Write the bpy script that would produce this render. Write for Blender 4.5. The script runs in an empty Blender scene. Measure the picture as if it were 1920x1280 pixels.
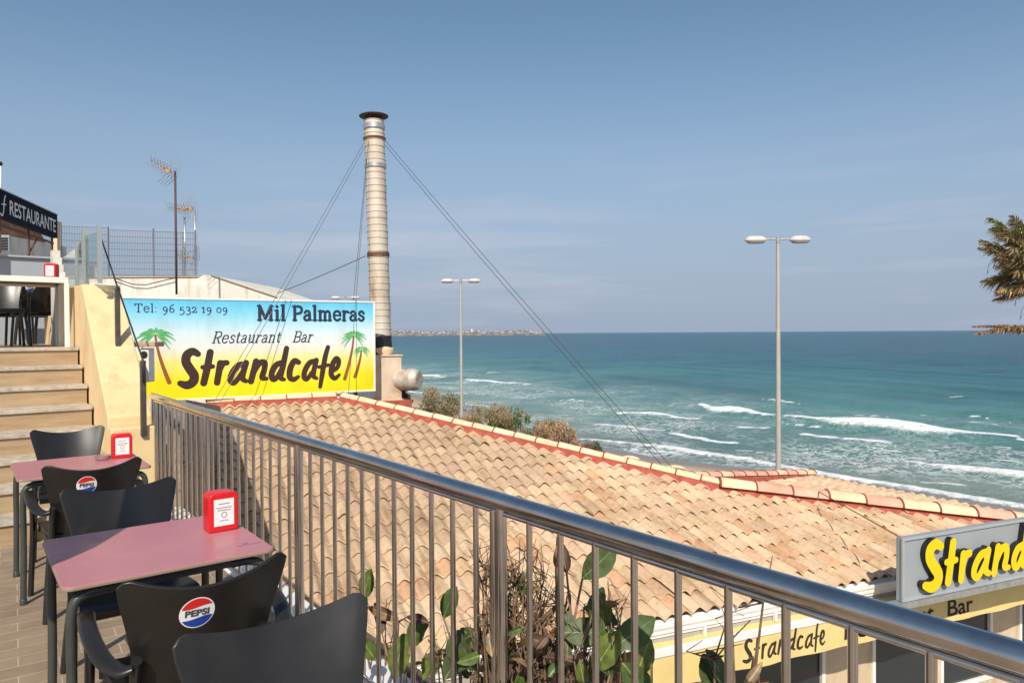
import bpy, bmesh, math, random
import numpy as np
from mathutils import Vector, Matrix
random.seed(7)
rng = np.random.default_rng(7)
R = math.radians
sc = bpy.context.scene
COL = sc.collection

# ------------------------------------------------------------------ camera
CAMZ = 1.57
AZ = R(37.9); CA, SA = math.cos(AZ), math.sin(AZ)
F = 1340.0
cam_d = bpy.data.cameras.new('camera'); cam = bpy.data.objects.new('camera', cam_d); COL.objects.link(cam)
cam_d.sensor_width = 36; cam_d.lens = F / 1920 * 36
cam_d.clip_start = 0.05; cam_d.clip_end = 60000
PITCH = math.atan(15.5 / F); ROLL = R(0.35)
cam.matrix_world = (Matrix.Translation((0, 0, CAMZ)) @ Matrix.Rotation(-AZ, 4, 'Z') @
                    Matrix.Rotation(math.pi/2 - PITCH, 4, 'X') @ Matrix.Rotation(-ROLL, 4, 'Z'))
sc.camera = cam
sc.view_settings.view_transform = 'Standard'; sc.view_settings.look = 'None'
sc.view_settings.gamma = 1; sc.view_settings.exposure = 0.30
sc.render.resolution_x = 1024; sc.render.resolution_y = 682

# ------------------------------------------------------------------ sky and sun
SUN_EL = R(42); SUN_AZ_TO = R(39)           # direction the shadows run, from +Y towards +X
sun_from = Vector((-math.sin(SUN_AZ_TO)*math.cos(SUN_EL), -math.cos(SUN_AZ_TO)*math.cos(SUN_EL), math.sin(SUN_EL)))
sd = bpy.data.lights.new('sun', 'SUN'); sd.energy = 4.0; sd.angle = R(0.55); sd.color = (1.0, 0.92, 0.79)
so = bpy.data.objects.new('sun', sd); COL.objects.link(so)
so.rotation_euler = (-sun_from).to_track_quat('-Z', 'Y').to_euler()
so.location = (-20, -25, 30)
w = bpy.data.worlds.new('World'); sc.world = w; w.use_nodes = True
wn, wl = w.node_tree.nodes, w.node_tree.links
wn.clear()
sky = wn.new('ShaderNodeTexSky'); sky.sky_type = 'NISHITA'; sky.sun_disc = False
sky.sun_elevation = SUN_EL
sky.sun_rotation = math.atan2(sun_from.x, sun_from.y)
sky.altitude = 20; sky.air_density = 1.0; sky.dust_density = 1.2; sky.ozone_density = 2.5
hsv = wn.new('ShaderNodeHueSaturation'); hsv.inputs['Saturation'].default_value = 1.0
hsv.inputs['Value'].default_value = 1.0; hsv.inputs['Hue'].default_value = .491
tcw = wn.new('ShaderNodeTexCoord'); sep = wn.new('ShaderNodeSeparateXYZ')
wl.new(tcw.outputs['Generated'], sep.inputs[0])
# mauve dust layer close to the horizon, real part of the sky
mr = wn.new('ShaderNodeMapRange'); mr.inputs['From Min'].default_value = 0.0; mr.inputs['From Max'].default_value = 0.42
mr.inputs['To Min'].default_value = 0.93; mr.inputs['To Max'].default_value = 0.0
mr.interpolation_type = 'SMOOTHSTEP'
wl.new(sep.outputs['Z'], mr.inputs['Value'])
mixh = wn.new('ShaderNodeMix'); mixh.data_type = 'RGBA'
mixh.inputs[7].default_value = (2.95, 3.6, 4.78, 1)
wl.new(mr.outputs[0], mixh.inputs[0]); wl.new(sky.outputs[0], hsv.inputs['Color']); wl.new(hsv.outputs[0], mixh.inputs[6])
# thin cirrus
mp = wn.new('ShaderNodeMapping'); mp.inputs['Scale'].default_value = (1.6, 1.6, 16)
mp.inputs['Location'].default_value = (0.3, 0.1, 0.0)
nz = wn.new('ShaderNodeTexNoise'); nz.inputs['Scale'].default_value = 1.7; nz.inputs['Detail'].default_value = 6; nz.inputs['Roughness'].default_value = .55
wl.new(tcw.outputs['Generated'], mp.inputs[0]); wl.new(mp.outputs[0], nz.inputs[0])
cr = wn.new('ShaderNodeMapRange'); cr.inputs['From Min'].default_value = .5; cr.inputs['From Max'].default_value = .75; cr.inputs['To Max'].default_value = .42
wl.new(nz.outputs[0], cr.inputs[0])
band = wn.new('ShaderNodeMapRange'); band.inputs['From Min'].default_value = .28; band.inputs['From Max'].default_value = .10; band.interpolation_type = 'SMOOTHSTEP'
wl.new(sep.outputs['Z'], band.inputs[0])
mm = wn.new('ShaderNodeMath'); mm.operation = 'MULTIPLY'; wl.new(cr.outputs[0], mm.inputs[0]); wl.new(band.outputs[0], mm.inputs[1])
mixc = wn.new('ShaderNodeMix'); mixc.data_type = 'RGBA'; mixc.inputs[7].default_value = (5.6, 5.5, 6.4, 1)
wl.new(mm.outputs[0], mixc.inputs[0]); wl.new(mixh.outputs[2], mixc.inputs[6])
bg = wn.new('ShaderNodeBackground'); bg.inputs['Strength'].default_value = 0.096
wo = wn.new('ShaderNodeOutputWorld')
wl.new(mixc.outputs[2], bg.inputs['Color']); wl.new(bg.outputs[0], wo.inputs[0])

# ------------------------------------------------------------------ helpers
def c2w(x, D, z=0.0):
    "camera-aligned ground coordinates (right, forward, height above eye) to world"
    return Vector((x*CA + D*SA, D*CA - x*SA, CAMZ + z))
def yh(px): return 624.5 - 0.0061*(px-960)
def at(px, py, D):
    "point of the place seen in that direction at distance D"
    return c2w((px-960)/F*D, D, (yh(px)-py)/F*D)
TH = R(67.5); S1, C1 = math.sin(TH), math.cos(TH)
def E(a, b, z=0.0):
    "cafe frame: a along its eaves, b up its roof"
    a -= .5; b += .29
    return c2w(a*S1 - b*C1, a*C1 + b*S1, z)

def tag(o, label=None, cat=None, group=None, kind=None):
    if label: o['label'] = label
    if cat: o['category'] = cat
    if group: o['group'] = group
    if kind: o['kind'] = kind
    return o
def empty(name, loc=(0, 0, 0), rz=0):
    o = bpy.data.objects.new(name, None); COL.objects.link(o); o.location = loc; o.rotation_euler = (0, 0, rz)
    o.empty_display_size = .1
    return o

class MB:
    def __init__(s): s.v = []; s.f = []; s.c = []; s.col = (1, 1, 1)
    def face(s, idx): s.f.append(tuple(idx)); s.c.append(s.col)
    def quad(s, a, b, c, d):
        n = len(s.v); s.v += [Vector(a), Vector(b), Vector(c), Vector(d)]; s.face((n, n+1, n+2, n+3))
    def poly(s, pts):
        n = len(s.v); s.v += [Vector(p) for p in pts]; s.face(range(n, n+len(pts)))
    def box(s, c, d, ax=None):
        c = Vector(c); X, Y, Z = ax if ax else (Vector((1, 0, 0)), Vector((0, 1, 0)), Vector((0, 0, 1)))
        n = len(s.v)
        for k in ((-1,-1,-1),(1,-1,-1),(1,1,-1),(-1,1,-1),(-1,-1,1),(1,-1,1),(1,1,1),(-1,1,1)):
            s.v.append(c + X*(k[0]*d[0]/2) + Y*(k[1]*d[1]/2) + Z*(k[2]*d[2]/2))
        for q in ((0,3,2,1),(4,5,6,7),(0,1,5,4),(1,2,6,5),(2,3,7,6),(3,0,4,7)): s.face([n+i for i in q])
    def prism(s, pts, up):
        "polygon pts extruded by vector up"
        up = Vector(up); n = len(s.v); m = len(pts)
        s.v += [Vector(p) for p in pts] + [Vector(p)+up for p in pts]
        s.face([n+i for i in range(m)][::-1]); s.face([n+m+i for i in range(m)])
        for i in range(m): j = (i+1) % m; s.face((n+i, n+j, n+m+j, n+m+i))
    def tube(s, pts, r, seg=8, caps=True, flat=None, up=None):
        pts = [Vector(p) for p in pts]; k = len(pts)
        rs = r if isinstance(r, (list, tuple)) else [r]*k
        n0 = len(s.v); prev = None
        for i, p in enumerate(pts):
            t = (pts[min(i+1, k-1)] - pts[max(i-1, 0)]).normalized()
            if prev is None:
                a = Vector(up) if up else (Vector((0, 0, 1)) if abs(t.z) < .9 else Vector((1, 0, 0)))
            else: a = prev
            u = (a - t*a.dot(t)).normalized(); prev = u; v = t.cross(u)
            for j in range(seg):
                an = 2*math.pi*j/seg
                ru = rs[i]; rv = rs[i]*(flat if flat else 1)
                s.v.append(p + u*(math.cos(an)*ru) + v*(math.sin(an)*rv))
        for i in range(k-1):
            for j in range(seg):
                a = n0+i*seg+j; b = n0+i*seg+(j+1) % seg
                s.face((a, b, b+seg, a+seg))
        if caps:
            s.face([n0+j for j in range(seg)][::-1]); s.face([n0+(k-1)*seg+j for j in range(seg)])
    def lathe(s, prof, c=(0, 0, 0), seg=20, ax=(0, 0, 1)):
        c = Vector(c); Z = Vector(ax).normalized(); X = Z.orthogonal().normalized(); Y = Z.cross(X); n0 = len(s.v)
        for (r, z) in prof:
            for j in range(seg):
                an = 2*math.pi*j/seg; s.v.append(c + X*(r*math.cos(an)) + Y*(r*math.sin(an)) + Z*z)
        for i in range(len(prof)-1):
            for j in range(seg):
                a = n0+i*seg+j; b = n0+i*seg+(j+1) % seg; s.face((a, b, b+seg, a+seg))
        s.face([n0+j for j in range(seg)][::-1]); s.face([n0+(len(prof)-1)*seg+j for j in range(seg)])
    def build(s, name, mat, parent=None, smooth=False, origin=None, bevel=0, color=False, autos=None):
        me = bpy.data.meshes.new(name)
        o0 = Vector(origin) if origin is not None else Vector((0, 0, 0))
        me.from_pydata([tuple(p-o0) for p in s.v], [], s.f); me.materials.append(mat)
        if color:
            ca = me.color_attributes.new('tint', 'FLOAT_COLOR', 'CORNER')
            arr = np.ones((len(me.loops), 4), dtype=np.float32); k = 0
            for f, c in zip(s.f, s.c): arr[k:k+len(f), :3] = c; k += len(f)
            ca.data.foreach_set('color', arr.ravel())
        if smooth: me.polygons.foreach_set('use_smooth', [True]*len(me.polygons))
        me.update()
        o = bpy.data.objects.new(name, me); COL.objects.link(o); o.location = o0
        if smooth and autos:
            bm = bmesh.new(); bm.from_mesh(me)
            for e in bm.edges:
                if len(e.link_faces) == 2 and e.calc_face_angle(0) > R(autos): e.smooth = False
            bm.to_mesh(me); bm.free()
        if bevel:
            m = o.modifiers.new('bevel', 'BEVEL'); m.width = bevel; m.segments = 2; m.limit_method = 'ANGLE'
        if parent: o.parent = parent
        return o

# ------------------------------------------------------------------ materials
def mat(name, col=(.5, .5, .5), rough=.6, metal=0.0, spec=.5):
    m = bpy.data.materials.new(name); m.use_nodes = True
    b = m.node_tree.nodes['Principled BSDF']
    b.inputs['Base Color'].default_value = (*col, 1); b.inputs['Roughness'].default_value = rough
    b.inputs['Metallic'].default_value = metal; b.inputs['Specular IOR Level'].default_value = spec
    return m
def N(m, t): return m.node_tree.nodes.new(t)
def L(m, a, b): m.node_tree.links.new(a, b)
def ramp(m, stops, inp):
    r = N(m, 'ShaderNodeValToRGB'); e = r.color_ramp.elements
    e[0].position = stops[0][0]; e[0].color = (*stops[0][1], 1); e[1].position = stops[-1][0]; e[1].color = (*stops[-1][1], 1)
    for p, c in stops[1:-1]: k = e.new(p); k.color = (*c, 1)
    L(m, inp, r.inputs[0]); return r
def noise(m, scale, detail=4, rough=.5, coord='Object', mscale=None, dist=0):
    tc = N(m, 'ShaderNodeTexCoord'); n = N(m, 'ShaderNodeTexNoise')
    n.inputs['Scale'].default_value = scale; n.inputs['Detail'].default_value = detail; n.inputs['Roughness'].default_value = rough
    n.inputs['Distortion'].default_value = dist
    if mscale:
        mpp = N(m, 'ShaderNodeMapping'); mpp.inputs['Scale'].default_value = mscale
        L(m, tc.outputs[coord], mpp.inputs[0]); L(m, mpp.outputs[0], n.inputs[0])
    else: L(m, tc.outputs[coord], n.inputs[0])
    return n
def noisy(name, stops, scale=4, rough=.7, metal=0., bump=0., bscale=None, spec=.5, mscale=None, detail=5):
    m = mat(name, (1, 1, 1), rough, metal, spec); b = m.node_tree.nodes['Principled BSDF']
    n = noise(m, scale, detail, .6, mscale=mscale); r = ramp(m, stops, n.outputs[0]); L(m, r.outputs[0], b.inputs['Base Color'])
    if bump:
        n2 = noise(m, bscale or scale*6, 4); bp = N(m, 'ShaderNodeBump'); bp.inputs['Strength'].default_value = bump
        bp.inputs['Distance'].default_value = .01
        L(m, n2.outputs[0], bp.inputs['Height']); L(m, bp.outputs[0], b.inputs['Normal'])
    return m
def mixcol(m, fac, a, b, mode='MIX'):
    x = N(m, 'ShaderNodeMix'); x.data_type = 'RGBA'; x.blend_type = mode
    if hasattr(fac, 'links'): L(m, fac, x.inputs[0])
    else: x.inputs[0].default_value = fac
    for v, i in ((a, 6), (b, 7)):
        if hasattr(v, 'links'): L(m, v, x.inputs[i])
        else: x.inputs[i].default_value = (*v, 1)
    return x.outputs[2]
BS = lambda m: m.node_tree.nodes['Principled BSDF']

steel = noisy('stainless_steel', [(.3, (.50, .47, .45)), (.7, (.66, .63, .60))], 9, .17, 1.0)
_n = noise(steel, 60, 3); _r = N(steel, 'ShaderNodeMapRange'); _r.inputs['To Min'].default_value = .12; _r.inputs['To Max'].default_value = .27
L(steel, _n.outputs[0], _r.inputs[0]); L(steel, _r.outputs[0], BS(steel).inputs['Roughness'])
darksteel = noisy('dark_post_steel', [(.3, (.12, .10, .09)), (.7, (.2, .17, .15))], 12, .4, .8)
plastic = noisy('black_chair_plastic', [(.3, (.013, .0115, .011)), (.75, (.021, .019, .018))], 6, .40, 0, .04, 400)
_n = noise(plastic, 7, 6, .65); _r = N(plastic, 'ShaderNodeMapRange'); _r.inputs['From Min'].default_value = .3; _r.inputs['From Max'].default_value = .7; _r.inputs['To Min'].default_value = .27; _r.inputs['To Max'].default_value = .40
L(plastic, _n.outputs[0], _r.inputs[0]); L(plastic, _r.outputs[0], BS(plastic).inputs['Roughness'])
legmet = noisy('table_leg_paint', [(.3, (.045, .05, .048)), (.7, (.065, .07, .066))], 14, .38, .2)
tabletop = noisy('rose_laminate', [(.3, (.42, .165, .185)), (.7, (.475, .195, .215))], 3, .38, 0, .03, 300)
_n = noise(tabletop, 5, 8, .75); _r = N(tabletop, 'ShaderNodeMapRange'); _r.inputs['From Min'].default_value = .3; _r.inputs['From Max'].default_value = .7; _r.inputs['To Min'].default_value = .24; _r.inputs['To Max'].default_value = .5
L(tabletop, _n.outputs[0], _r.inputs[0]); L(tabletop, _r.outputs[0], BS(tabletop).inputs['Roughness'])
tableedge = mat('table_edge', (.30, .20, .16), .5)
redplast = mat('red_plastic', (.62, .012, .018), .3)
paper = mat('label_paper', (.78, .76, .74), .6)
ink = mat('dark_ink', (.06, .06, .07), .6)
black = mat('matt_black', (.012, .012, .014), .5)
whitepaint = noisy('white_paint', [(.3, (.70, .68, .65)), (.7, (.80, .79, .77))], 6, .5)
yellowwall = noisy('yellow_render', [(.25, (.66, .46, .23)), (.5, (.74, .55, .30)), (.8, (.79, .61, .36))], 1.6, .85, 0, .35, 70)
whitewall = noisy('white_render', [(.25, (.58, .54, .48)), (.55, (.72, .68, .61)), (.8, (.78, .75, .69))], 1.3, .85, 0, .3, 50)
greywall = noisy('grey_panel', [(.3, (.30, .33, .36)), (.7, (.36, .39, .42))], 1.2, .6)
roughwall = noisy('rough_grey_render', [(.36, (.05, .04, .032)), (.43, (.25, .19, .145)), (.75, (.36, .28, .215))], 16, .95, 0, 1.0, 30)
beigewall = noisy('beige_render', [(.3, (.52, .41, .27)), (.7, (.60, .48, .33))], 2.2, .85, 0, .25, 60)
glass = mat('clear_glass', (.75, .85, .8), .04); BS(glass).inputs['Transmission Weight'].default_value = 1; BS(glass).inputs['IOR'].default_value = 1.1
darkglass = mat('dark_window_glass', (.02, .028, .035), .06); BS(darkglass).inputs['Specular IOR Level'].default_value = .7
redmortar = noisy('red_mortar', [(.25, (.24, .06, .04)), (.45, (.34, .07, .045)), (.7, (.42, .11, .07))], 9, .9, 0, .4, 60)
creamtile = noisy('cream_ridge_tile', [(.25, (.62, .42, .25)), (.5, (.74, .56, .36)), (.75, (.80, .64, .43))], 2.4, .85, 0, .3, 50)
pinktile = noisy('pink_ridge_tile', [(.2, (.52, .26, .18)), (.5, (.66, .38, .27)), (.8, (.76, .55, .40))], 2.2, .85, 0, .3, 50)
wirem = mat('guy_wire', (.09, .085, .085), .5, .6)
rust = noisy('rusty_metal', [(.3, (.07, .035, .025)), (.55, (.16, .075, .045)), (.8, (.27, .14, .08))], 8, .8, .2, .4, 50)
alum = noisy('dull_aluminium', [(.3, (.42, .42, .42)), (.7, (.58, .57, .55))], 12, .4, .7)
lampgrey = noisy('lamp_post_paint', [(.3, (.36, .35, .31)), (.7, (.45, .43, .38))], 3, .6)
orange = mat('orange_plastic', (.62, .27, .05), .5)

for mm__, amt in ((yellowwall, .89), (whitewall, .78), (beigewall, .8)):
    _c = BS(mm__).inputs['Base Color'].links[0].from_socket; _n = noise(mm__, 1.7, 7, .7, mscale=(3.2, 3.2, .7)); _q = ramp(mm__, [(.36, (amt, amt*.95, amt*.88)), (.5, (1, 1, 1)), (.8, (1.02, 1.02, 1.02))], _n.outputs[0])
    L(mm__, mixcol(mm__, 1., _c, _q.outputs[0], 'MULTIPLY'), BS(mm__).inputs['Base Color'])
# terrace paving
pave = mat('terrace_pavers', (1, 1, 1), .8)
tc = N(pave, 'ShaderNodeTexCoord'); mp_ = N(pave, 'ShaderNodeMapping'); mp_.inputs['Rotation'].default_value = (0, 0, R(3))
br = N(pave, 'ShaderNodeTexBrick'); br.inputs['Scale'].default_value = 1; br.inputs['Brick Width'].default_value = .26; br.inputs['Row Height'].default_value = .125
br.inputs['Mortar Size'].default_value = .0035; br.inputs['Mortar Smooth'].default_value = .5; br.offset = .37
br.inputs['Color1'].default_value = (.265, .19, .13, 1); br.inputs['Color2'].default_value = (.32, .24, .165, 1); br.inputs['Mortar'].default_value = (.46, .38, .29, 1)
L(pave, tc.outputs['Object'], mp_.inputs[0]); L(pave, mp_.outputs[0], br.inputs[0])
n_ = noise(pave, 3.5, 5, .65); rr = ramp(pave, [(.3, (.72, .72, .72)), (.7, (1.1, 1.08, 1.05))], n_.outputs[0])
L(pave, mixcol(pave, 1.0, br.outputs[0], rr.outputs[0], 'MULTIPLY'), BS(pave).inputs['Base Color'])
bp = N(pave, 'ShaderNodeBump'); bp.inputs['Strength'].default_value = .35; bp.inputs['Distance'].default_value = .004; bp.invert = True
L(pave, br.outputs[1], bp.inputs['Height']); L(pave, bp.outputs[0], BS(pave).inputs['Normal'])

woodtile = noisy('wood_look_stair_tile', [(.25, (.28, .19, .10)), (.5, (.37, .26, .15)), (.75, (.44, .32, .195))], 2.2, .6, 0, .12, 30, mscale=(1.2, 8, 9))
nosing = noisy('stair_nosing', [(.3, (.30, .25, .20)), (.5, (.44, .38, .31)), (.7, (.56, .50, .42))], 14, .6)

# roof tiles, coloured tile by tile
rooftile = mat('clay_roof_tile', (1, 1, 1), .88)
at_ = N(rooftile, 'ShaderNodeVertexColor'); at_.layer_name = 'tint'
n1 = noise(rooftile, 1.1, 6, .65); n2 = noise(rooftile, 14, 6, .7, mscale=(1, 1, 1))
r1 = ramp(rooftile, [(.32, (.78, .74, .68)), (.46, (.96, .95, .93)), (.6, (1, 1, 1))], n1.outputs[0])
r2 = ramp(rooftile, [(.26, (.64, .58, .50)), (.45, (.93, .92, .90)), (.7, (1.06, 1.04, 1.02))], n2.outputs[0])
tcr = N(rooftile, 'ShaderNodeTexCoord'); mpr = N(rooftile, 'ShaderNodeMapping'); mpr.vector_type = 'TEXTURE'; mpr.inputs['Rotation'].default_value = (0, 0, -(AZ-R(90)+TH)) if False else (0, 0, R(-15.4)); mpr.inputs['Scale'].default_value = (.16, 1.3, 1)
ns_ = N(rooftile, 'ShaderNodeTexNoise'); ns_.inputs['Scale'].default_value = 1.0; ns_.inputs['Detail'].default_value = 5; ns_.inputs['Roughness'].default_value = .65
L(rooftile, tcr.outputs['Object'], mpr.inputs[0]); L(rooftile, mpr.outputs[0], ns_.inputs[0])
r3 = ramp(rooftile, [(.32, (.66, .60, .52)), (.46, (.97, .96, .94)), (.7, (1.03, 1.02, 1.0))], ns_.outputs[0])
c12 = mixcol(rooftile, 1., mixcol(rooftile, 1., at_.outputs[0], r1.outputs[0], 'MULTIPLY'), r2.outputs[0], 'MULTIPLY')
L(rooftile, mixcol(rooftile, 1., c12, r3.outputs[0], 'MULTIPLY'), BS(rooftile).inputs['Base Color'])
n3 = noise(rooftile, 55, 4); bp = N(rooftile, 'ShaderNodeBump'); bp.inputs['Strength'].default_value = .5; bp.inputs['Distance'].default_value = .01
L(rooftile, n3.outputs[0], bp.inputs['Height']); L(rooftile, bp.outputs[0], BS(rooftile).inputs['Normal'])

def tintmat(name, rough=.7, nscale=6, lo=.75, hi=1.15, transl=0.):
    m = mat(name, (1, 1, 1), rough); a = N(m, 'ShaderNodeVertexColor'); a.layer_name = 'tint'
    n = noise(m, nscale, 4); r = ramp(m, [(.3, (lo,)*3), (.7, (hi,)*3)], n.outputs[0])
    L(m, mixcol(m, 1., a.outputs[0], r.outputs[0], 'MULTIPLY'), BS(m).inputs['Base Color'])
    return m
leafm = tintmat('glossy_leaf', .5, 30, .5, 1.35); BS(leafm).inputs['Specular IOR Level'].default_value = .3
shrubm = tintmat('shrub_leaf', .8, 4)
palmm = tintmat('palm_frond', .65, 8)
twigm = noisy('dry_twig', [(.3, (.12, .07, .045)), (.7, (.28, .18, .11))], 10, .9)
trunkm = noisy('palm_trunk_bark', [(.3, (.10, .07, .05)), (.7, (.24, .18, .13))], 5, .95, 0, .8, 20)

# ------------------------------------------------------------------ flat lettering from strokes
def smooth_pts(pts, n=7):
    if len(pts) < 3: return list(pts)
    out = []; P = [pts[0]] + list(pts) + [pts[-1]]
    for i in range(1, len(P)-2):
        p0, p1, p2, p3 = [np.array(q, float) for q in P[i-1:i+3]]
        for k in range(n):
            t = k/n
            out.append(tuple(.5*((2*p1)+(-p0+p2)*t+(2*p0-5*p1+4*p2-p3)*t*t+(-p0+3*p1-3*p2+p3)*t**3)))
    out.append(tuple(pts[-1])); return out
def field(strokes, cell):
    "strokes: list of point lists (x, y, r); returns xs, ys, signed distance"
    a = np.array([q for s in strokes for q in s]); mr_ = a[:, 2].max() + 2*cell
    xs = np.arange(a[:, 0].min()-mr_, a[:, 0].max()+mr_, cell); ys = np.arange(a[:, 1].min()-mr_, a[:, 1].max()+mr_, cell)
    Fd = np.full((len(xs), len(ys)), 1e3)
    for s in strokes:
        if len(s) == 1: s = [s[0], (s[0][0]+1e-5, s[0][1], s[0][2])]
        for p, q in zip(s[:-1], s[1:]):
            rm = max(p[2], q[2]) + 2*cell
            i0, i1 = np.searchsorted(xs, [min(p[0], q[0])-rm, max(p[0], q[0])+rm]); j0, j1 = np.searchsorted(ys, [min(p[1], q[1])-rm, max(p[1], q[1])+rm])
            X, Y = np.meshgrid(xs[i0:i1], ys[j0:j1], indexing='ij')
            dx, dy = q[0]-p[0], q[1]-p[1]; l2 = dx*dx+dy*dy+1e-12
            t = np.clip(((X-p[0])*dx+(Y-p[1])*dy)/l2, 0, 1)
            d = np.hypot(X-p[0]-t*dx, Y-p[1]-t*dy) - (p[2]+(q[2]-p[2])*t)
            Fd[i0:i1, j0:j1] = np.minimum(Fd[i0:i1, j0:j1], d)
    return xs, ys, Fd
def contour(mb, xs, ys, Fd, fn):
    "fill the inside of the field with flat cells; fn maps (x, y) to a 3-D point"
    ins = Fd < 0; cache = {}
    def vid(key, x, y):
        if key not in cache: cache[key] = len(mb.v); mb.v.append(Vector(fn(x, y)))
        return cache[key]
    nx, ny = Fd.shape
    cnt = ins[:-1, :-1].astype(int)+ins[1:, :-1]+ins[1:, 1:]+ins[:-1, 1:]
    for i, j in zip(*np.nonzero(cnt)):
        cs = [(i, j), (i+1, j), (i+1, j+1), (i, j+1)]; out = []
        for k in range(4):
            a, b = cs[k], cs[(k+1) % 4]
            fa, fb = Fd[a], Fd[b]
            if fa < 0: out.append(vid(a, xs[a[0]], ys[a[1]]))
            if (fa < 0) != (fb < 0):
                lo, hi = (a, b) if a < b else (b, a)
                fl, fh = Fd[lo], Fd[hi]; t = fl/(fl-fh)
                out.append(vid((lo, hi), xs[lo[0]]+t*(xs[hi[0]]-xs[lo[0]]), ys[lo[1]]+t*(ys[hi[1]]-ys[lo[1]])))
        if len(out) >= 3: mb.face(out)
_c = lambda cx, cy, rx, ry: [(cx+rx*math.cos(t), cy+ry*math.sin(t)) for t in np.linspace(0, 2*math.pi, 9)]
def _sl(*p): return [[(x-.09, y), (x+.09, y)] for x, y in p]
_arch = lambda x0, x1: [[(x0, .34), ((x0*.65+x1*.35), .46), (x1-.05, .45), (x1, .34), (x1, .25)], [(x1, .25), (x1, 0)]]
_P = [[(.15, 0), (.15, .7)], [(.05, .7), (.3, .7)], [(.3, .7), (.48, .66), (.53, .52), (.47, .38), (.3, .33)], [(.3, .33), (.15, .33)]]
SER = {
 'T': (.66, [[(.06, .7), (.58, .7)], [(.32, .7), (.32, 0)], [(.2, 0), (.44, 0)], [(.06, .7), (.06, .57)], [(.58, .7), (.58, .57)]]),
 'e': (.52, [[(.08, .26), (.43, .26)], [(.43, .26), (.39, .43), (.25, .48), (.11, .42), (.07, .24), (.12, .07), (.27, 0), (.42, .08)]]),
 'l': (.32, [[(.15, .74), (.15, 0)], [(.05, .74), (.15, .74)]] + _sl((.15, 0))),
 'i': (.32, [[(.15, .48), (.15, 0)], [(.05, .48), (.15, .48)], [(.15, .67), (.15, .675)]] + _sl((.15, 0))),
 ':': (.26, [[(.1, .04), (.1, .045)], [(.1, .42), (.1, .425)]]), ' ': (.3, []),
 'M': (.9, [[(.14, 0), (.14, .7)], [(.14, .7), (.43, .08)], [(.43, .08), (.72, .7)], [(.72, .7), (.72, 0)], [(.04, .7), (.14, .7)], [(.72, .7), (.82, .7)]] + _sl((.14, 0), (.72, 0))),
 'P': (.6, _P + _sl((.15, 0))),
 'a': (.5, [[(.1, .39), (.18, .47), (.28, .47), (.35, .41), (.36, .3)], [(.36, .3), (.36, .03)], [(.36, .02), (.45, .01)], [(.36, .28), (.2, .26), (.08, .16), (.1, .04), (.2, 0), (.3, .04), (.36, .12)]]),
 'm': (.84, [[(.13, .48), (.13, 0)], [(.04, .48), (.13, .48)]] + _arch(.13, .4) + _arch(.4, .67) + _sl((.13, 0), (.4, 0), (.67, 0))),
 'n': (.57, [[(.13, .48), (.13, 0)], [(.04, .48), (.13, .48)]] + _arch(.13, .41) + _sl((.13, 0), (.41, 0))),
 'r': (.43, [[(.13, .48), (.13, 0)], [(.04, .48), (.13, .48)], [(.13, .28), (.2, .42), (.29, .47), (.38, .43)]] + _sl((.13, 0))),
 's': (.43, [[(.36, .38), (.28, .47), (.15, .46), (.09, .36), (.16, .27), (.28, .22), (.36, .13), (.3, .02), (.17, 0), (.07, .09)]]),
 'R': (.63, _P + [[(.32, .33), (.5, 0)], [(.5, 0), (.6, 0)]] + _sl((.15, 0))),
 't': (.36, [[(.15, .63), (.15, .12)], [(.15, .12), (.2, .01), (.31, .04)], [(.04, .47), (.3, .47)]]),
 'u': (.56, [[(.12, .48), (.12, .15)], [(.12, .15), (.17, .02), (.3, .02), (.41, .12)], [(.41, .48), (.41, 0)], [(.03, .48), (.12, .48)], [(.32, .48), (.41, .48)], [(.41, 0), (.5, 0)]]),
 'B': (.62, _P + [[(.3, .36), (.5, .31), (.55, .18), (.48, .04), (.3, 0)], [(.05, 0), (.3, 0)]]),
 '9': (.5, [_c(.24, .3, .15, .16), [(.4, .3), (.39, .1), (.28, -.12), (.12, -.2)]]),
 '6': (.5, [_c(.26, .18, .16, .17), [(.1, .2), (.13, .45), (.24, .6), (.4, .68)]]),
 '5': (.48, [[(.38, .46), (.14, .46)], [(.14, .46), (.12, .2)], [(.12, .2), (.25, .24), (.38, .15), (.39, -.02), (.26, -.17), (.08, -.17)]]),
 '3': (.48, [[(.1, .42), (.22, .48), (.36, .42), (.34, .27), (.2, .19)], [(.2, .19), (.38, .13), (.4, -.04), (.27, -.18), (.08, -.15)]]),
 '2': (.48, [[(.08, .36), (.14, .46), (.28, .48), (.37, .39), (.32, .25), (.2, .12), (.07, .02)], [(.07, .01), (.42, .01)], [(.42, .01), (.42, .1)]]),
 '1': (.38, [[(.2, .48), (.2, 0)], [(.2, .48), (.08, .42)]] + _sl((.2, 0))),
 '0': (.5, [_c(.25, .24, .17, .23)]),
}
def serif_text(txt, size, rad, x0=0, y0=0, shear=0., track=0., sx=1.):
    out = []; x = 0
    for ch in txt:
        adv, st = SER[ch]
        for s in st:
            rr_ = rad*(.62 if len(s) == 2 and abs(s[0][1]-s[1][1]) < .02 and abs(s[0][0]-s[1][0]) > .05 else (1. if len(s) == 2 else .86))
            out.append([(x0+((px+x)*sx+py*shear)*size, y0+py*size, rr_*size) for px, py in smooth_pts(s)])
        x += adv+track
    return out, x*size*sx
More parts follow.
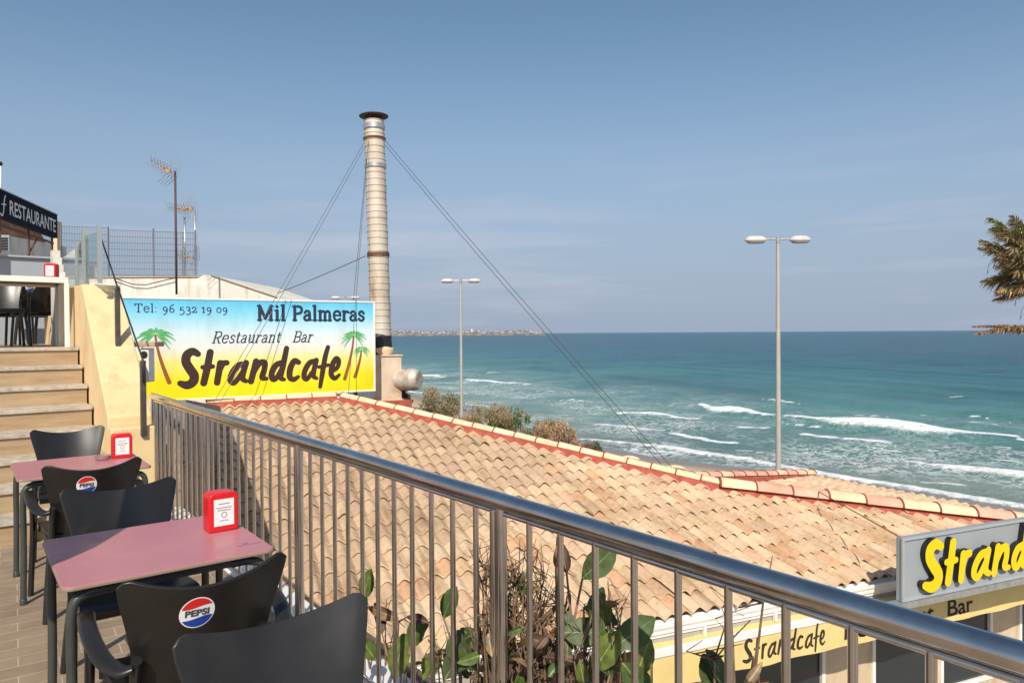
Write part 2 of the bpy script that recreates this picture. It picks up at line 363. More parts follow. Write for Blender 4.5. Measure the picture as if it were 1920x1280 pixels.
SCR = [  # brush lettering drawn as strokes, (x, y, radius)
 [(578, 440, 18), (545, 424, 23), (512, 446, 25), (508, 490, 26), (534, 535, 27), (560, 575, 27), (556, 615, 26), (520, 636, 25), (478, 624, 17)],
 [(655, 430, 20), (640, 530, 21), (622, 624, 20)], [(612, 524, 14), (674, 520, 14)],
 [(722, 500, 20), (706, 622, 19)], [(716, 560, 15), (736, 506, 18), (762, 498, 17)],
 [(880, 506, 17), (838, 516, 19), (802, 560, 19), (790, 606, 18), (812, 626, 16), (842, 596, 16), (874, 546, 15)], [(888, 500, 19), (868, 590, 18), (892, 614, 14)],
 [(955, 492, 20), (926, 616, 19)], [(940, 570, 13), (976, 506, 18), (1012, 500, 19), (1012, 545, 18), (1000, 592, 18), (1030, 600, 12)],
 [(1132, 500, 17), (1092, 516, 19), (1066, 560, 19), (1068, 600, 17), (1094, 600, 16), (1130, 540, 14)], [(1160, 412, 17), (1142, 510, 19), (1126, 590, 18), (1152, 606, 12)],
 [(1248, 500, 17), (1218, 492, 19), (1192, 536, 20), (1190, 590, 19), (1218, 606, 17), (1250, 590, 12)],
 [(1366, 492, 16), (1328, 504, 18), (1298, 548, 18), (1292, 592, 17), (1314, 604, 15), (1346, 566, 15)], [(1376, 488, 17), (1358, 578, 17), (1384, 600, 11)],
 [(1458, 408, 15), (1440, 470, 17), (1424, 570, 17), (1412, 652, 13)], [(1398, 530, 12), (1466, 518, 12)],
 [(1496, 556, 14), (1534, 534, 15), (1544, 494, 16), (1522, 478, 17), (1496, 520, 19), (1490, 575, 18), (1518, 600, 16), (1552, 578, 10)]]
def script_text(length, x0=0, y0=0, upto=10, fat=1.):
    k = length/1100.; out = []; cut = {10: 99, 6: 13}[upto]
    for i, s in enumerate(SCR):
        if i >= cut: break
        o = []
        for x, y, r in smooth_pts([(a, b, c) for a, b, c in s]):
            up = 1+.15*(x-460)/1100
            o.append((x0+(x-460)*k, y0+((638-.03*(x-460))-y)*k*up, r*k*fat))
        out.append(o)
    return out
def bfont(txt, size, bold=0., sx=1., shear=0., align='LEFT'):
    cu = bpy.data.curves.new('t', 'FONT'); cu.body = txt; cu.size = size; cu.offset = bold; cu.shear = shear; cu.align_x = align
    cu.resolution_u = 4
    ob = bpy.data.objects.new('t', cu); COL.objects.link(ob)
    bpy.context.view_layer.update()
    me = bpy.data.meshes.new_from_object(ob.evaluated_get(bpy.context.evaluated_depsgraph_get()))
    vs = [(v.co.x*sx, v.co.y) for v in me.vertices]; fs = [tuple(p.vertices) for p in me.polygons]
    bpy.data.objects.remove(ob); bpy.data.curves.remove(cu); bpy.data.meshes.remove(me)
    return vs, fs
def add_flat(mb, vf, fn):
    n = len(mb.v)
    for x, y in vf[0]: mb.v.append(Vector(fn(x, y)))
    for f in vf[1]: mb.face([n+i for i in f])
def dense(vf, maxlen):
    "split long faces so flat lettering can follow a curved surface"
    bm = bmesh.new(); vs = [bm.verts.new((x, y, 0)) for x, y in vf[0]]
    for f in vf[1]:
        try: bm.faces.new([vs[i] for i in f])
        except ValueError: pass
    for _ in range(3):
        ed = [e for e in bm.edges if e.calc_length() > maxlen]
        if not ed: break
        bmesh.ops.subdivide_edges(bm, edges=ed, cuts=1)
        bmesh.ops.triangulate(bm, faces=bm.faces[:])
    bm.verts.index_update()
    r = ([(v.co.x, v.co.y) for v in bm.verts], [tuple(v.index for v in f.verts) for f in bm.faces]); bm.free(); return r

# ================================================================== SETTING
SEA = -6.43; PROM = -4.5
# ---- terrace, its floor and coping
m = MB(); m.box((-2.3, 0.9, -.15), (7.4, 11.4, .3)); fl = m.build('terrace_floor', pave); tag(fl, kind='structure')
m = MB(); m.box((1.51, 1.4, -.16), (.214, 11.6, .33)); o = m.build('terrace_kerb', whitepaint, bevel=.01); tag(o, kind='structure')
m = MB(); m.box((1.52, 1.4, -2.42), (.16, 11.6, 4.18)); o = m.build('retaining_wall', whitewall)
tag(o, 'white rendered retaining wall that carries the terrace edge above the plants', 'wall')

# ---- ground: promenade and beach
SHORE = [(-160, 420), (-60, 190), (-14, 97), (5, 52), (9.7, 45), (18, 39), (24, 31), (34, 16), (60, -30)]
def seg_dist(X, Y, pts):
    best = np.full(X.shape, 1e9); sign = np.ones(X.shape)
    for (x0, y0), (x1, y1) in zip(pts[:-1], pts[1:]):
        dx, dy = x1-x0, y1-y0; t = np.clip(((X-x0)*dx+(Y-y0)*dy)/(dx*dx+dy*dy), 0, 1)
        d = np.hypot(X-x0-t*dx, Y-y0-t*dy); s = np.sign((X-x0)*dy-(Y-y0)*dx)
        k = d < best; best = np.where(k, d, best); sign = np.where(k, s, sign)
    return best, sign
def grid_obj(name, X, D, Z, material, attrs=()):
    nx, ny = X.shape
    W = np.stack([X*CA+D*SA, D*CA-X*SA, Z], -1).reshape(-1, 3)
    idx = np.arange(nx*ny).reshape(nx, ny)
    q = np.stack([idx[:-1, :-1], idx[1:, :-1], idx[1:, 1:], idx[:-1, 1:]], -1).reshape(-1, 4)
    me = bpy.data.meshes.new(name); me.vertices.add(len(W)); me.vertices.foreach_set('co', W.ravel())
    me.loops.add(q.size); me.loops.foreach_set('vertex_index', q.ravel())
    me.polygons.add(len(q)); me.polygons.foreach_set('loop_start', np.arange(0, q.size, 4)); me.polygons.foreach_set('loop_total', np.full(len(q), 4))
    me.update(calc_edges=True); me.polygons.foreach_set('use_smooth', np.ones(len(q), bool))
    for nm, arr in attrs:
        a = me.attributes.new(nm, 'FLOAT', 'POINT'); a.data.foreach_set('value', arr.astype(np.float32).ravel())
    me.materials.append(material); o = bpy.data.objects.new(name, me); COL.objects.link(o)
    if me.polygons[0].normal.z < 0: me.flip_normals()
    return o
sand = mat('beach_sand', (1, 1, 1), .9)
a1 = N(sand, 'ShaderNodeAttribute'); a1.attribute_name = 'wet'
nn = noise(sand, .9, 6, .6); r_ = ramp(sand, [(.3, (.46, .34, .23)), (.7, (.56, .43, .30))], nn.outputs[0])
L(sand, mixcol(sand, a1.outputs['Fac'], r_.outputs[0], (.20, .15, .11)), BS(sand).inputs['Base Color'])
wr = N(sand, 'ShaderNodeMapRange'); wr.inputs['To Min'].default_value = .9; wr.inputs['To Max'].default_value = .25
L(sand, a1.outputs['Fac'], wr.inputs[0]); L(sand, wr.outputs[0], BS(sand).inputs['Roughness'])
gx = np.linspace(-170, 70, 240); gd = np.concatenate([np.linspace(-45, 60, 170), np.linspace(62, 430, 90)])
X, D = np.meshgrid(gx, gd, indexing='ij'); d_, s_ = seg_dist(X, D, SHORE)
inl = -s_*d_  # positive inland
if inl[np.argmin(abs(gx)), np.argmin(abs(gd-5))] < 0: inl = -inl; SGN = -1
else: SGN = 1
Z = SEA + np.clip(inl*.055, -3, 1.35)
wet = np.clip(1-(inl-1.0)/2.2, 0, 1)
o = grid_obj('beach', X, D, Z, sand, [('wet', wet)]); tag(o, kind='structure')
paving = noisy('promenade_paving', [(.3, (.30, .25, .20)), (.7, (.40, .34, .28))], 1.2, .85)
m = MB()
m.prism([c2w(x, D_)*Vector((1, 1, 0)).x if False else Vector((c2w(x, D_).x, c2w(x, D_).y, PROM-.9)) for x, D_ in ((24, 1), (9.2, 19), (-1, 34), (-14, 54), (-60, 120), (-75, 110), (-22, 30), (-12, -4), (8, -14))], (0, 0, .9))
o = m.build('promenade', paving); tag(o, kind='structure')

# ---- sea
sea = mat('sea_water', (.02, .1, .12), .18)
A = N(sea, 'ShaderNodeAttribute'); A.attribute_name = 'foam'
B_ = N(sea, 'ShaderNodeAttribute'); B_.attribute_name = 'shallow'
ca_ = ramp(sea, [(0, (.009, .074, .108)), (.12, (.012, .098, .130)), (.35, (.028, .140, .153)), (.7, (.078, .212, .200)), (.92, (.14, .245, .215)), (1, (.18, .24, .20))], B_.outputs['Fac'])
pn = noise(sea, .028, 6, .6, mscale=(1, 1.6, 1)); pr = ramp(sea, [(.35, (.62, .70, .74)), (.6, (1.12, 1.1, 1.08))], pn.outputs[0])
wc = mixcol(sea, 1., ca_.outputs[0], pr.outputs[0], 'MULTIPLY')
# foam: mask against two noises
f1 = noise(sea, .75, 8, .72, dist=.6); f2 = noise(sea, 3.2, 6, .7, dist=1.0)
ad = N(sea, 'ShaderNodeMath'); ad.operation = 'MULTIPLY_ADD'; ad.inputs[1].default_value = .5; L(sea, f2.outputs[0], ad.inputs[0])
hm = N(sea, 'ShaderNodeMath'); hm.operation = 'MULTIPLY'; hm.inputs[1].default_value = .5; L(sea, f1.outputs[0], hm.inputs[0]); L(sea, hm.outputs[0], ad.inputs[2])
sm = N(sea, 'ShaderNodeMath'); sm.operation = 'ADD'; L(sea, ad.outputs[0], sm.inputs[0]); L(sea, A.outputs['Fac'], sm.inputs[1])
fm = N(sea, 'ShaderNodeMapRange'); fm.inputs['From Min'].default_value = .86; fm.inputs['From Max'].default_value = 1.08; L(sea, sm.outputs[0], fm.inputs[0])
# lacework of old foam close to the shore
vo = N(sea, 'ShaderNodeTexVoronoi'); vo.feature = 'DISTANCE_TO_EDGE'; vo.inputs['Scale'].default_value = 1.35
tcs = N(sea, 'ShaderNodeTexCoord'); nw = noise(sea, .7, 4); vm = N(sea, 'ShaderNodeVectorMath'); vm.operation = 'MULTIPLY_ADD'
L(sea, nw.outputs['Color'], vm.inputs[0]); vm.inputs[1].default_value = (3.6, 3.6, 0); L(sea, tcs.outputs['Object'], vm.inputs[2]); L(sea, vm.outputs[0], vo.inputs[0])
vr = N(sea, 'ShaderNodeMapRange'); vr.inputs['From Min'].default_value = .16; vr.inputs['From Max'].default_value = .0; L(sea, vo.outputs[0], vr.inputs[0])
lz = N(sea, 'ShaderNodeAttribute'); lz.attribute_name = 'lace'
ln = noise(sea, .11, 5, .6); lnr = N(sea, 'ShaderNodeMapRange'); lnr.inputs['From Min'].default_value = .40; lnr.inputs['From Max'].default_value = .62; L(sea, ln.outputs[0], lnr.inputs[0])
l1 = N(sea, 'ShaderNodeMath'); l1.operation = 'MULTIPLY'; L(sea, vr.outputs[0], l1.inputs[0]); L(sea, lz.outputs['Fac'], l1.inputs[1])
l2 = N(sea, 'ShaderNodeMath'); l2.operation = 'MULTIPLY'; L(sea, l1.outputs[0], l2.inputs[0]); L(sea, lnr.outputs[0], l2.inputs[1])
mx = N(sea, 'ShaderNodeMath'); mx.operation = 'MAXIMUM'; L(sea, fm.outputs[0], mx.inputs[0]); L(sea, l2.outputs[0], mx.inputs[1])
# small whitecaps further out
wn1 = noise(sea, .055, 7, .62, mscale=(1, 1, 1), dist=.4); wcm = N(sea, 'ShaderNodeMapRange'); wcm.inputs['From Min'].default_value = .715; wcm.inputs['From Max'].default_value = .75; wcm.inputs['To Max'].default_value = .8; L(sea, wn1.outputs[0], wcm.inputs[0])
mx2 = N(sea, 'ShaderNodeMath'); mx2.operation = 'MAXIMUM'; L(sea, mx.outputs[0], mx2.inputs[0]); L(sea, wcm.outputs[0], mx2.inputs[1])
L(sea, mixcol(sea, mx2.outputs[0], wc, (.86, .87, .87)), BS(sea).inputs['Base Color'])
ro = N(sea, 'ShaderNodeMapRange'); ro.inputs['To Min'].default_value = .28; ro.inputs['To Max'].default_value = .8; L(sea, mx2.outputs[0], ro.inputs[0]); L(sea, ro.outputs[0], BS(sea).inputs['Roughness'])
BS(sea).inputs['Specular IOR Level'].default_value = .28
w1 = noise(sea, .75, 8, .68, dist=.3); w2 = noise(sea, .09, 4, .5)
bp = N(sea, 'ShaderNodeBump'); bp.inputs['Strength'].default_value = .8; bp.inputs['Distance'].default_value = .6; L(sea, w1.outputs[0], bp.inputs['Height'])
bp2 = N(sea, 'ShaderNodeBump'); bp2.inputs['Strength'].default_value = .5; bp2.inputs['Distance'].default_value = 2.0; L(sea, w2.outputs[0], bp2.inputs['Height']); L(sea, bp.outputs[0], bp2.inputs['Normal'])
L(sea, bp2.outputs[0], BS(sea).inputs['Normal'])
def s2(px, py):
    D_ = (CAMZ-SEA)*F/(py-yh(px)); return ((px-960)/F*D_, D_)
BREAK = [  # crest lines of the breakers (seen direction on the water plane) with half width in metres and height
 ([(1315, 760), (1345, 767), (1390, 773), (1448, 780)], 1.7, .55),
 ([(1480, 784), (1560, 793), (1640, 800), (1720, 808), (1800, 815), (1896, 821)], 2.0, .75),
 ([(1264, 813), (1300, 821), (1340, 827), (1372, 830)], 1.6, .4), ([(1162, 776), (1210, 780), (1306, 788)], 1.7, .3),
 ([(1120, 797), (1170, 801), (1236, 805)], 1.5, .3), ([(1390, 804), (1432, 807)], 1.6, .35),
 ([(1512, 820), (1560, 825)], 1.7, .45), ([(1590, 828), (1658, 835)], 1.6, .4),
 ([(1225, 833), (1300, 846), (1400, 863), (1470, 876), (1600, 899), (1700, 914), (1800, 931), (1925, 952), (2100, 985)], .62, .1),
 ([(1712, 864), (1800, 878), (1925, 892), (2100, 915)], .9, .25),
 ([(1080, 823), (1150, 829), (1245, 840), (1330, 855)], .5, .1), ([(870, 712), (930, 718), (990, 722)], 1.4, .2),
 ([(905, 697), (950, 699)], 1.2, .2), ([(778, 700), (830, 706)], 1.6, .2), ([(765, 734), (800, 738)], 1.6, .2), ([(880, 760), (925, 764)], 1.1, .2),
 ([(1430, 748), (1500, 756)], .5, .2), ([(1000, 735), (1060, 738)], .4, .2), ([(1050, 752), (1100, 756)], .35, .2), ([(1780, 745), (1830, 748)], .4, .2)]
th = np.linspace(R(-62), R(72), 640); rd = 24*np.power(30000/24., np.linspace(0, 1, 560)**1.15)
T_, RD = np.meshgrid(th, rd, indexing='ij'); X = np.sin(T_)*RD; D = np.cos(T_)*RD
d_, s_ = seg_dist(X, D, SHORE); off = d_*s_*SGN   # positive seaward
rnb = random.Random(21)
for k in range(34):
    px, py = rnb.uniform(1080, 1960), rnb.uniform(770, 925)
    if py > 800+(px-1080)*.16+30: continue
    l = rnb.uniform(25, 110)*(py-620)/200; BREAK.append(([(px, py), (px+l*.5, py+l*.055+rnb.uniform(-1, 1)), (px+l, py+l*.11)], rnb.uniform(.25, .55), .12))
foam = np.zeros(X.shape); lift = np.zeros(X.shape)
for pts, hw, hh in BREAK:
    P = [s2(*p) for p in pts]; P = [(q[0], q[1]) for q in smooth_pts(P, 5)]
    dd, ss = seg_dist(X, D, P)
    x0 = np.array(P[0]); x1 = np.array(P[-1])
    endf = np.clip(np.minimum(np.hypot(X-x0[0], D-x0[1]), np.hypot(X-x1[0], D-x1[1]))/(hw*3), .4, 1)
    k = np.clip(1.25-dd/(hw*endf*1.15), 0, 1)
    foam = np.maximum(foam, np.clip(k*1.4, 0, 1)*.60)
    foam = np.maximum(foam, .36*np.exp(-(dd/(hw*2.6))**2)*endf)
    lift = np.maximum(lift, hh*np.exp(-((dd)/(hw*.9))**2)*endf)
foam = np.maximum(foam, .42*np.exp(-((off-.2)/.7)**2))
swell = .16*np.sin(off*.42+.03*X+1.2*np.sin(.03*D))+.08*np.sin(off*.9+.2*X)+.05*np.sin(.8*X-.5*D)
Z = SEA + (lift + swell*np.clip(off/14, 0, 1))*np.clip(1.6-RD/260, 0, 1)
Z = Z-np.clip(-off-.6, 0, 30)*.25
shallow = np.clip(np.exp(-np.clip(off-3, 0, None)/62), 0, 1)
lace = np.clip(1.2-off/36, 0, 1)*.85
o = grid_obj('sea', X, D, Z, sea, [('foam', foam), ('shallow', shallow), ('lace', lace)]); tag(o, kind='structure')

# ---- headland with its houses
land = noisy('hazed_headland_scrub', [(.38, (.11, .115, .12)), (.52, (.20, .19, .18)), (.62, (.36, .31, .28)), (.75, (.50, .44, .40))], .045, .95)  # scrub tones greyed to stand in for distance haze
hm_ = MB(); xs_ = np.linspace(300, 1026, 120); DH = 3000.
for fr in (0,):
    top = [20+1.5*math.sin(i*.35)+1.5*math.sin(i*.11+1)+random.uniform(-1.4, 1.4) for i in range(120)]
    top = [t*min(1, (.35+(119-i)/10) if i < 119 else 0) for i, t in enumerate(top)]
    for i in range(119):
        a, b = xs_[i], xs_[i+1]
        def hp(px, d, z): p = c2w((px-960)/F*d, d); return Vector((p.x, p.y, z))
        for (d0, z0a, z0b, d1, z1a, z1b) in ((DH-60, SEA-1, SEA-1, DH, SEA+top[i]*.55, SEA+top[i+1]*.55), (DH, SEA+top[i]*.55, SEA+top[i+1]*.55, DH+180, SEA+top[i], SEA+top[i+1]), (DH+180, SEA+top[i], SEA+top[i+1], DH+700, SEA-1, SEA-1)):
            hm_.quad(hp(a, d0, z0a), hp(b, d0, z0b), hp(b, d1, z1b), hp(a, d1, z1a))
o = hm_.build('headland', land); tag(o, kind='structure')
pale = noisy('far_house_wall', [(.3, (.40, .37, .35)), (.7, (.58, .54, .51))], .03, .9)
farroof = mat('far_roof', (.24, .18, .16), .9)
def far_house(px, w_, h_, d, z, lab):
    p = c2w((px-960)/F*d, d); e = empty('coastal_house', (p.x, p.y, z), -AZ+random.uniform(-.5, .5))
    tag(e, lab, 'house', 'pale houses along the far headland')
    mw = MB(); mw.box((0, 0, h_/2), (w_, 10, h_)); ow = mw.build('wall', pale, e)
    mr2 = MB(); mr2.prism([(-w_/2-.5, -5.5, h_), (w_/2+.5, -5.5, h_), (w_/2*.4, 0, h_+2.4), (-w_/2*.4, 0, h_+2.4)], (0, .01, .02)); mr2.prism([(-w_/2-.5, 5.5, h_), (-w_/2*.4, .02, h_+2.4), (w_/2*.4, .02, h_+2.4), (w_/2+.5, 5.5, h_)], (0, .01, .02))
    mr2.build('roof', farroof, e)
    return e
for i in range(120):
    px = random.uniform(728, 1018); t = top[int((px-300)/726*119)]
    k = random.random()
    if k < .45: far_house(px, random.uniform(5, 13), random.uniform(3, 5), DH+random.uniform(0, 30), SEA+t*random.uniform(.5, .62), 'tiny pale house in the front row of the far headland')
    else: far_house(px, random.uniform(5, 14), random.uniform(2.5, 4), DH+random.uniform(90, 170), SEA+t*.86, 'tiny pale house on the crest of the far headland')
e = empty('water_tower', hp(885, DH+100, SEA+9)); tag(e, 'pale round tower standing above the houses on the far headland', 'tower')
m = MB(); m.lathe([(4.6, 0), (4.6, 15), (5.4, 15.5), (5.4, 18), (1, 19)], (0, 0, 0), 16); m.build('shaft', mat('tower_white', (.66, .62, .6), .9), e, True, autos=30)

# ---- cafe building: walls, roof, eaves
def rz(b): return -3.3 + .250*(b-6.68)
def p2z(x, D): return -2.62 - .117*(x-3.35) - .072*(D-12.1)
def ab(x, D): return (x*S1+D*C1, -x*C1+D*S1)
A_ = (2.85, 14.41); H_ = (8.3, 9.28); S_ = (13.5, 6.68); LFT = .42
P1 = [(LFT, 6.68), S_, H_, A_, (LFT, 14.41)]
cafe = empty('cafe_building', E(6, 7.3, -CAMZ+PROM)); inv = cafe.matrix_world
tag(cafe, 'low beige cafe with clay tiled roof and red mortared ridges below the terrace', 'cafe building')
bpy.context.view_layer.update(); CINV = cafe.matrix_world.inverted()
def par(o, parent):
    "parent keeping the world place"
    o.parent = parent; o.matrix_parent_inverse = Matrix.Translation(-Vector(parent.location)) if parent.rotation_euler.z == 0 else parent.matrix_world.inverted()
    return o
def inpoly(x, y, poly):
    c = False; n = len(poly)
    for i in range(n):
        (x0, y0), (x1, y1) = poly[i], poly[i-1]
        if (y0 > y) != (y1 > y) and x < (x1-x0)*(y-y0)/(y1-y0)+x0: c = not c
    return c
PAL_OLD = [(.60, .43, .28), (.57, .40, .265), (.63, .46, .30), (.55, .38, .26), (.59, .43, .285)]
PAL_NEW = [(.69, .49, .31), (.71, .53, .34), (.67, .44, .29), (.66, .48, .32), (.72, .55, .365), (.66, .40, .235), (.69, .48, .32), (.70, .52, .355), (.69, .50, .33)]
def tile_field(poly, place, new=None, pu=.2, pv=.345, lift=.040, seed=3):
    rn = random.Random(seed); mb = MB()
    us = [p[0] for p in poly]; vs = [p[1] for p in poly]; K = 8
    prof = [(.5-.5*math.cos(2*math.pi*i/K))**.85 for i in range(K+1)]
    nu = int((max(us)-min(us))/pu)+1; nv = int((max(vs)-min(vs))/pv)+1
    for j in range(nv):
        v0 = min(vs)+j*pv
        for i in range(nu):
            u0 = min(us)+i*pu
            if not inpoly(u0+pu*.5, v0+pv*.45, poly): continue
            isnew = new(u0, v0, rn) if new else True
            c = rn.choice(PAL_NEW if isnew else PAL_OLD); g = rn.uniform(.92, 1.06); c = (c[0], c[1]*1.025, c[2]*1.07); mb.col = tuple(min(.85, q*g) for q in c)
            dz = rn.uniform(-.004, .006); dv = rn.uniform(-.014, .014); tw = rn.uniform(-.008, .008)
            if rn.random() < .04: dv -= rn.uniform(.02, .06); dz += rn.uniform(.008, .02); tw *= 2.5
            n = len(mb.v)
            for k, h in enumerate(prof):
                u = u0+pu*k/K*1.03; hh = h*.062
                mb.v.append(place(u+tw, v0-.03+dv, hh+lift+dz)); 
            for k, h in enumerate(prof): mb.v.append(place(u0+pu*k/K*1.03, v0+pv+.03, h*.056+dz))
            for k, h in enumerate(prof): mb.v.append(place(u0+pu*k/K*1.03+tw, v0-.03+dv, h*.062+lift+dz-.022))
            for k in range(K):
                mb.face((n+k, n+k+1, n+K+1+k+1, n+K+1+k)); mb.face((n+2*(K+1)+k, n+2*(K+1)+k+1, n+k+1, n+k))
    return mb
def isnew(u, v, rn):
    # the seaward, lower part was relaid with newer tiles
    t = (u-3.2)*.75 - (v-8.6)*1.0 + rn.uniform(-.55, .55)
    return t > 0 if v > 7.6 else (t > -1.6)
mb = tile_field([(LFT, 6.62), (S_[0], 6.62), H_, A_, (LFT, 14.41)], lambda u, v, h: E(u, v, rz(v)+h), isnew)
o = mb.build('tiled_roof_slope', rooftile, None, True, color=True, autos=35); par(o, cafe)
# underlay boards
m = MB(); m.prism([E(a, b, rz(b)-.10) for a, b in P1], (0, 0, .07)); par(m.build('roof_deck', beigewall), cafe)
# seaward slope
H3 = (3.55, 11.85); R3 = (6.7, 16.0); Q3 = (9.25, 12.05); S3c = (14.06*S1-6.68*C1, 14.06*C1+6.68*S1)
ux, uy = -.524, .852; vx, vy = -.852, -.524
def l2c(u, v): return (H3[0]+u*ux+v*vx, H3[1]+u*uy+v*vy)
def c2l(x, D): return ((x-H3[0])*ux+(D-H3[1])*uy, (x-H3[0])*vx+(D-H3[1])*vy)
poly2 = [c2l(*H3), c2l(*R3), c2l(*Q3), c2l(9.34, 11.42)]
mb = tile_field(poly2, lambda u, v, h: c2w(*l2c(u, v), p2z(*l2c(u, v))+h), seed=5)
par(mb.build('seaward_roof_slope', rooftile, None, True, color=True, autos=35), cafe)
m = MB(); m.prism([c2w(x, D_, p2z(x, D_)-.09) for x, D_ in (H3, (9.34, 11.42), Q3, R3)], (0, 0, .06)); par(m.build('roof_deck', beigewall), cafe)
# walls under the roof
GZ = PROM-CAMZ
def wall(m, p, q, zp, zq, th=.12):
    "thick upright wall between two camera-frame points"
    a = Vector((q[0]-p[0], q[1]-p[1], 0)).normalized(); n = Vector((-a.y, a.x, 0))*th
    pts = [c2w(p[0], p[1], GZ), c2w(q[0], q[1], GZ), c2w(q[0], q[1], zq), c2w(p[0], p[1], zp)]
    off_ = c2w(p[0]+n.x, p[1]+n.y) - c2w(p[0], p[1]); m.prism(pts, off_)
def abc(a, b): a -= .5; b += .29; return (a*S1-b*C1, a*C1+b*S1)
m = MB()
wall(m, abc(LFT+.1, 14.3), abc(LFT+.1, 7.2), rz(14.3)-.15, rz(7.2)-.15)
wall(m, abc(A_[0]-.02, 14.33), abc(LFT+.1, 14.33), rz(14.3)-.08, rz(14.3)-.08)
wall(m, abc(H_[0], H_[1]), abc(A_[0], A_[1]), rz(H_[1])-.05, rz(A_[1])-.05)
wall(m, R3, H3, p2z(*R3)-.13, p2z(*H3)-.13); wall(m, Q3, R3, p2z(*Q3)-.13, p2z(*R3)-.13)
par(m.build('wall', beigewall), cafe)
# ridges: red mortar bed and half-round cap tiles
def ridge(p, q, n, zo=.05, material=creamtile, w_=.105, mort=.135, altm=None, pinkfrac=0., skew=0.):
    p, q = Vector(p), Vector(q); t = (q-p).normalized(); s_ = t.cross(Vector((0, 0, 1))).normalized(); u = s_.cross(t)
    mm_ = MB(); c = [p+s_*-mort*1.15-u*.09, p+s_*mort*1.15-u*.09, p+s_*mort*.62+u*.085, p-s_*mort*.62+u*.085]
    mm_.prism(c, q-p)
 
    l = (q-p).length/n
    ma, mb_ = MB(), MB()
    for i in range(n):
        tgt = mb_ if random.random() < pinkfrac else ma
        a = p+t*(l*i+.012); b = p+t*(l*(i+1)-.012)
        lift0 = .035+random.uniform(-.006, .006)
        for k_, (c0, ra, rb) in enumerate(((0, w_*1.0, w_*.9),)):
            n0 = len(tgt.v); K = 8
            for e_, (pp, r) in enumerate(((a, ra), (b, rb))):
                for rr2 in (r, r-.016):
                    for j in range(K+1):
                        an = math.pi*j/K; tgt.v.append(pp+s_*(math.cos(an)*rr2)+u*(math.sin(an)*rr2*.72+lift0+.03))
            for j in range(K):
                tgt.face((n0+j, n0+j+1, n0+18+j+1, n0+18+j)); tgt.face((n0+9+j+1, n0+9+j, n0+27+j, n0+27+j+1))
                tgt.face((n0+9+j, n0+9+j+1, n0+j+1, n0+j)); tgt.face((n0+18+j, n0+18+j+1, n0+27+j+1, n0+27+j))
            for j in (0, K): tgt.face((n0+j, n0+18+j, n0+27+j, n0+9+j))
        # mortar fillet between two caps
        f = MB()
    # joints
    jm = mm_
    for i in range(n+1):
        c0 = p+t*(l*i); jm.tube([c0+s_*(math.cos(an)*w_*.97)+u*(math.sin(an)*w_*.70+.062) for an in np.linspace(.05, math.pi-.05, 9)], .015, 5)
    par(jm.build('ridge_mortar', redmortar), cafe)
    if ma.v: par(ma.build('ridge_caps', material, None, True, autos=40), cafe)
    if mb_.v: par(mb_.build('ridge_caps', altm or pinktile, None, True, autos=40), cafe)
zz = .055
ridge(E(A_[0], A_[1], rz(A_[1])+zz), E(H_[0], H_[1], rz(H_[1])+zz), 18)
ridge(E(LFT-.1, 14.36, rz(14.36)+zz), E(A_[0]-.12, 14.41, rz(14.41)+zz), 5)
ridge(E(H_[0]-.12, H_[1]+.05, rz(H_[1])+zz), E(13.35, 6.76, rz(6.76)+zz), 10, w_=.175, pinkfrac=.25)
ridge(c2w(2.95, 12.75, p2z(*H3)-.02), c2w(R3[0], R3[1], p2z(*R3)+.05), 12, material=pinktile, w_=.12, altm=creamtile, pinkfrac=.35)
m = MB()  # curved shard and loose tile by the ridges
for k, (px, py, D_) in enumerate(((1176, 862, 12.9), (1262, 880, 12.7))):
    c0 = at(px, py, D_); pts = [c0+Vector((CA, -SA, 0))*(-.2+.1*i)+Vector((0, 0, .05*math.sin(i*.75))) for i in range(5)]
    m.tube(pts, .03, 8, flat=2.0)
par(m.build('tile_shard', creamtile, None, True), cafe)

# gutter: a real open channel along the eave
m = MB(); zc = rz(6.68)
prof = [(6.66, -.03), (6.66, .02), (6.64, .02), (6.63, -.03), (6.60, -.045), (6.52, -.045), (6.50, .03), (6.475, .03), (6.475, .0), (6.487, -.03), (6.487, -.07), (6.51, -.085), (6.51, -.115), (6.66, -.115)]
g0, g1 = 1.1, 8.94
m.prism([E(g0, b, zc+z-.035) for b, z in prof], E(g1, 6.6, 0)-E(g0, 6.6, 0))
o = par(m.build('gutter', whitepaint), cafe)
m = MB()
m.prism([E(g0, b, zc+z) for b, z in ((6.53, -.155), (6.75, -.155), (6.75, -.25), (6.53, -.25))], E(g1+.35, 6.6, 0)-E(g0, 6.6, 0))
par(m.build('soffit_board', noisy('grey_soffit', [(.3, (.33, .30, .27)), (.7, (.42, .39, .35))], 3, .8)), cafe)
m = MB()
for a in np.arange(1.5, 8.9, 1.05): m.box(E(a, 6.49, zc-.16), (.03, .05, .11), (Vector((E(1, 0)-E(0, 0))), Vector((E(0, 1)-E(0, 0))), Vector((0, 0, 1))))
par(m.build('gutter_brackets', whitepaint), cafe)
e1w = E(1, 0)-E(0, 0); e2w = E(0, 1)-E(0, 0); UPV = Vector((0, 0, 1)); EAX = (e1w, e2w, UPV)
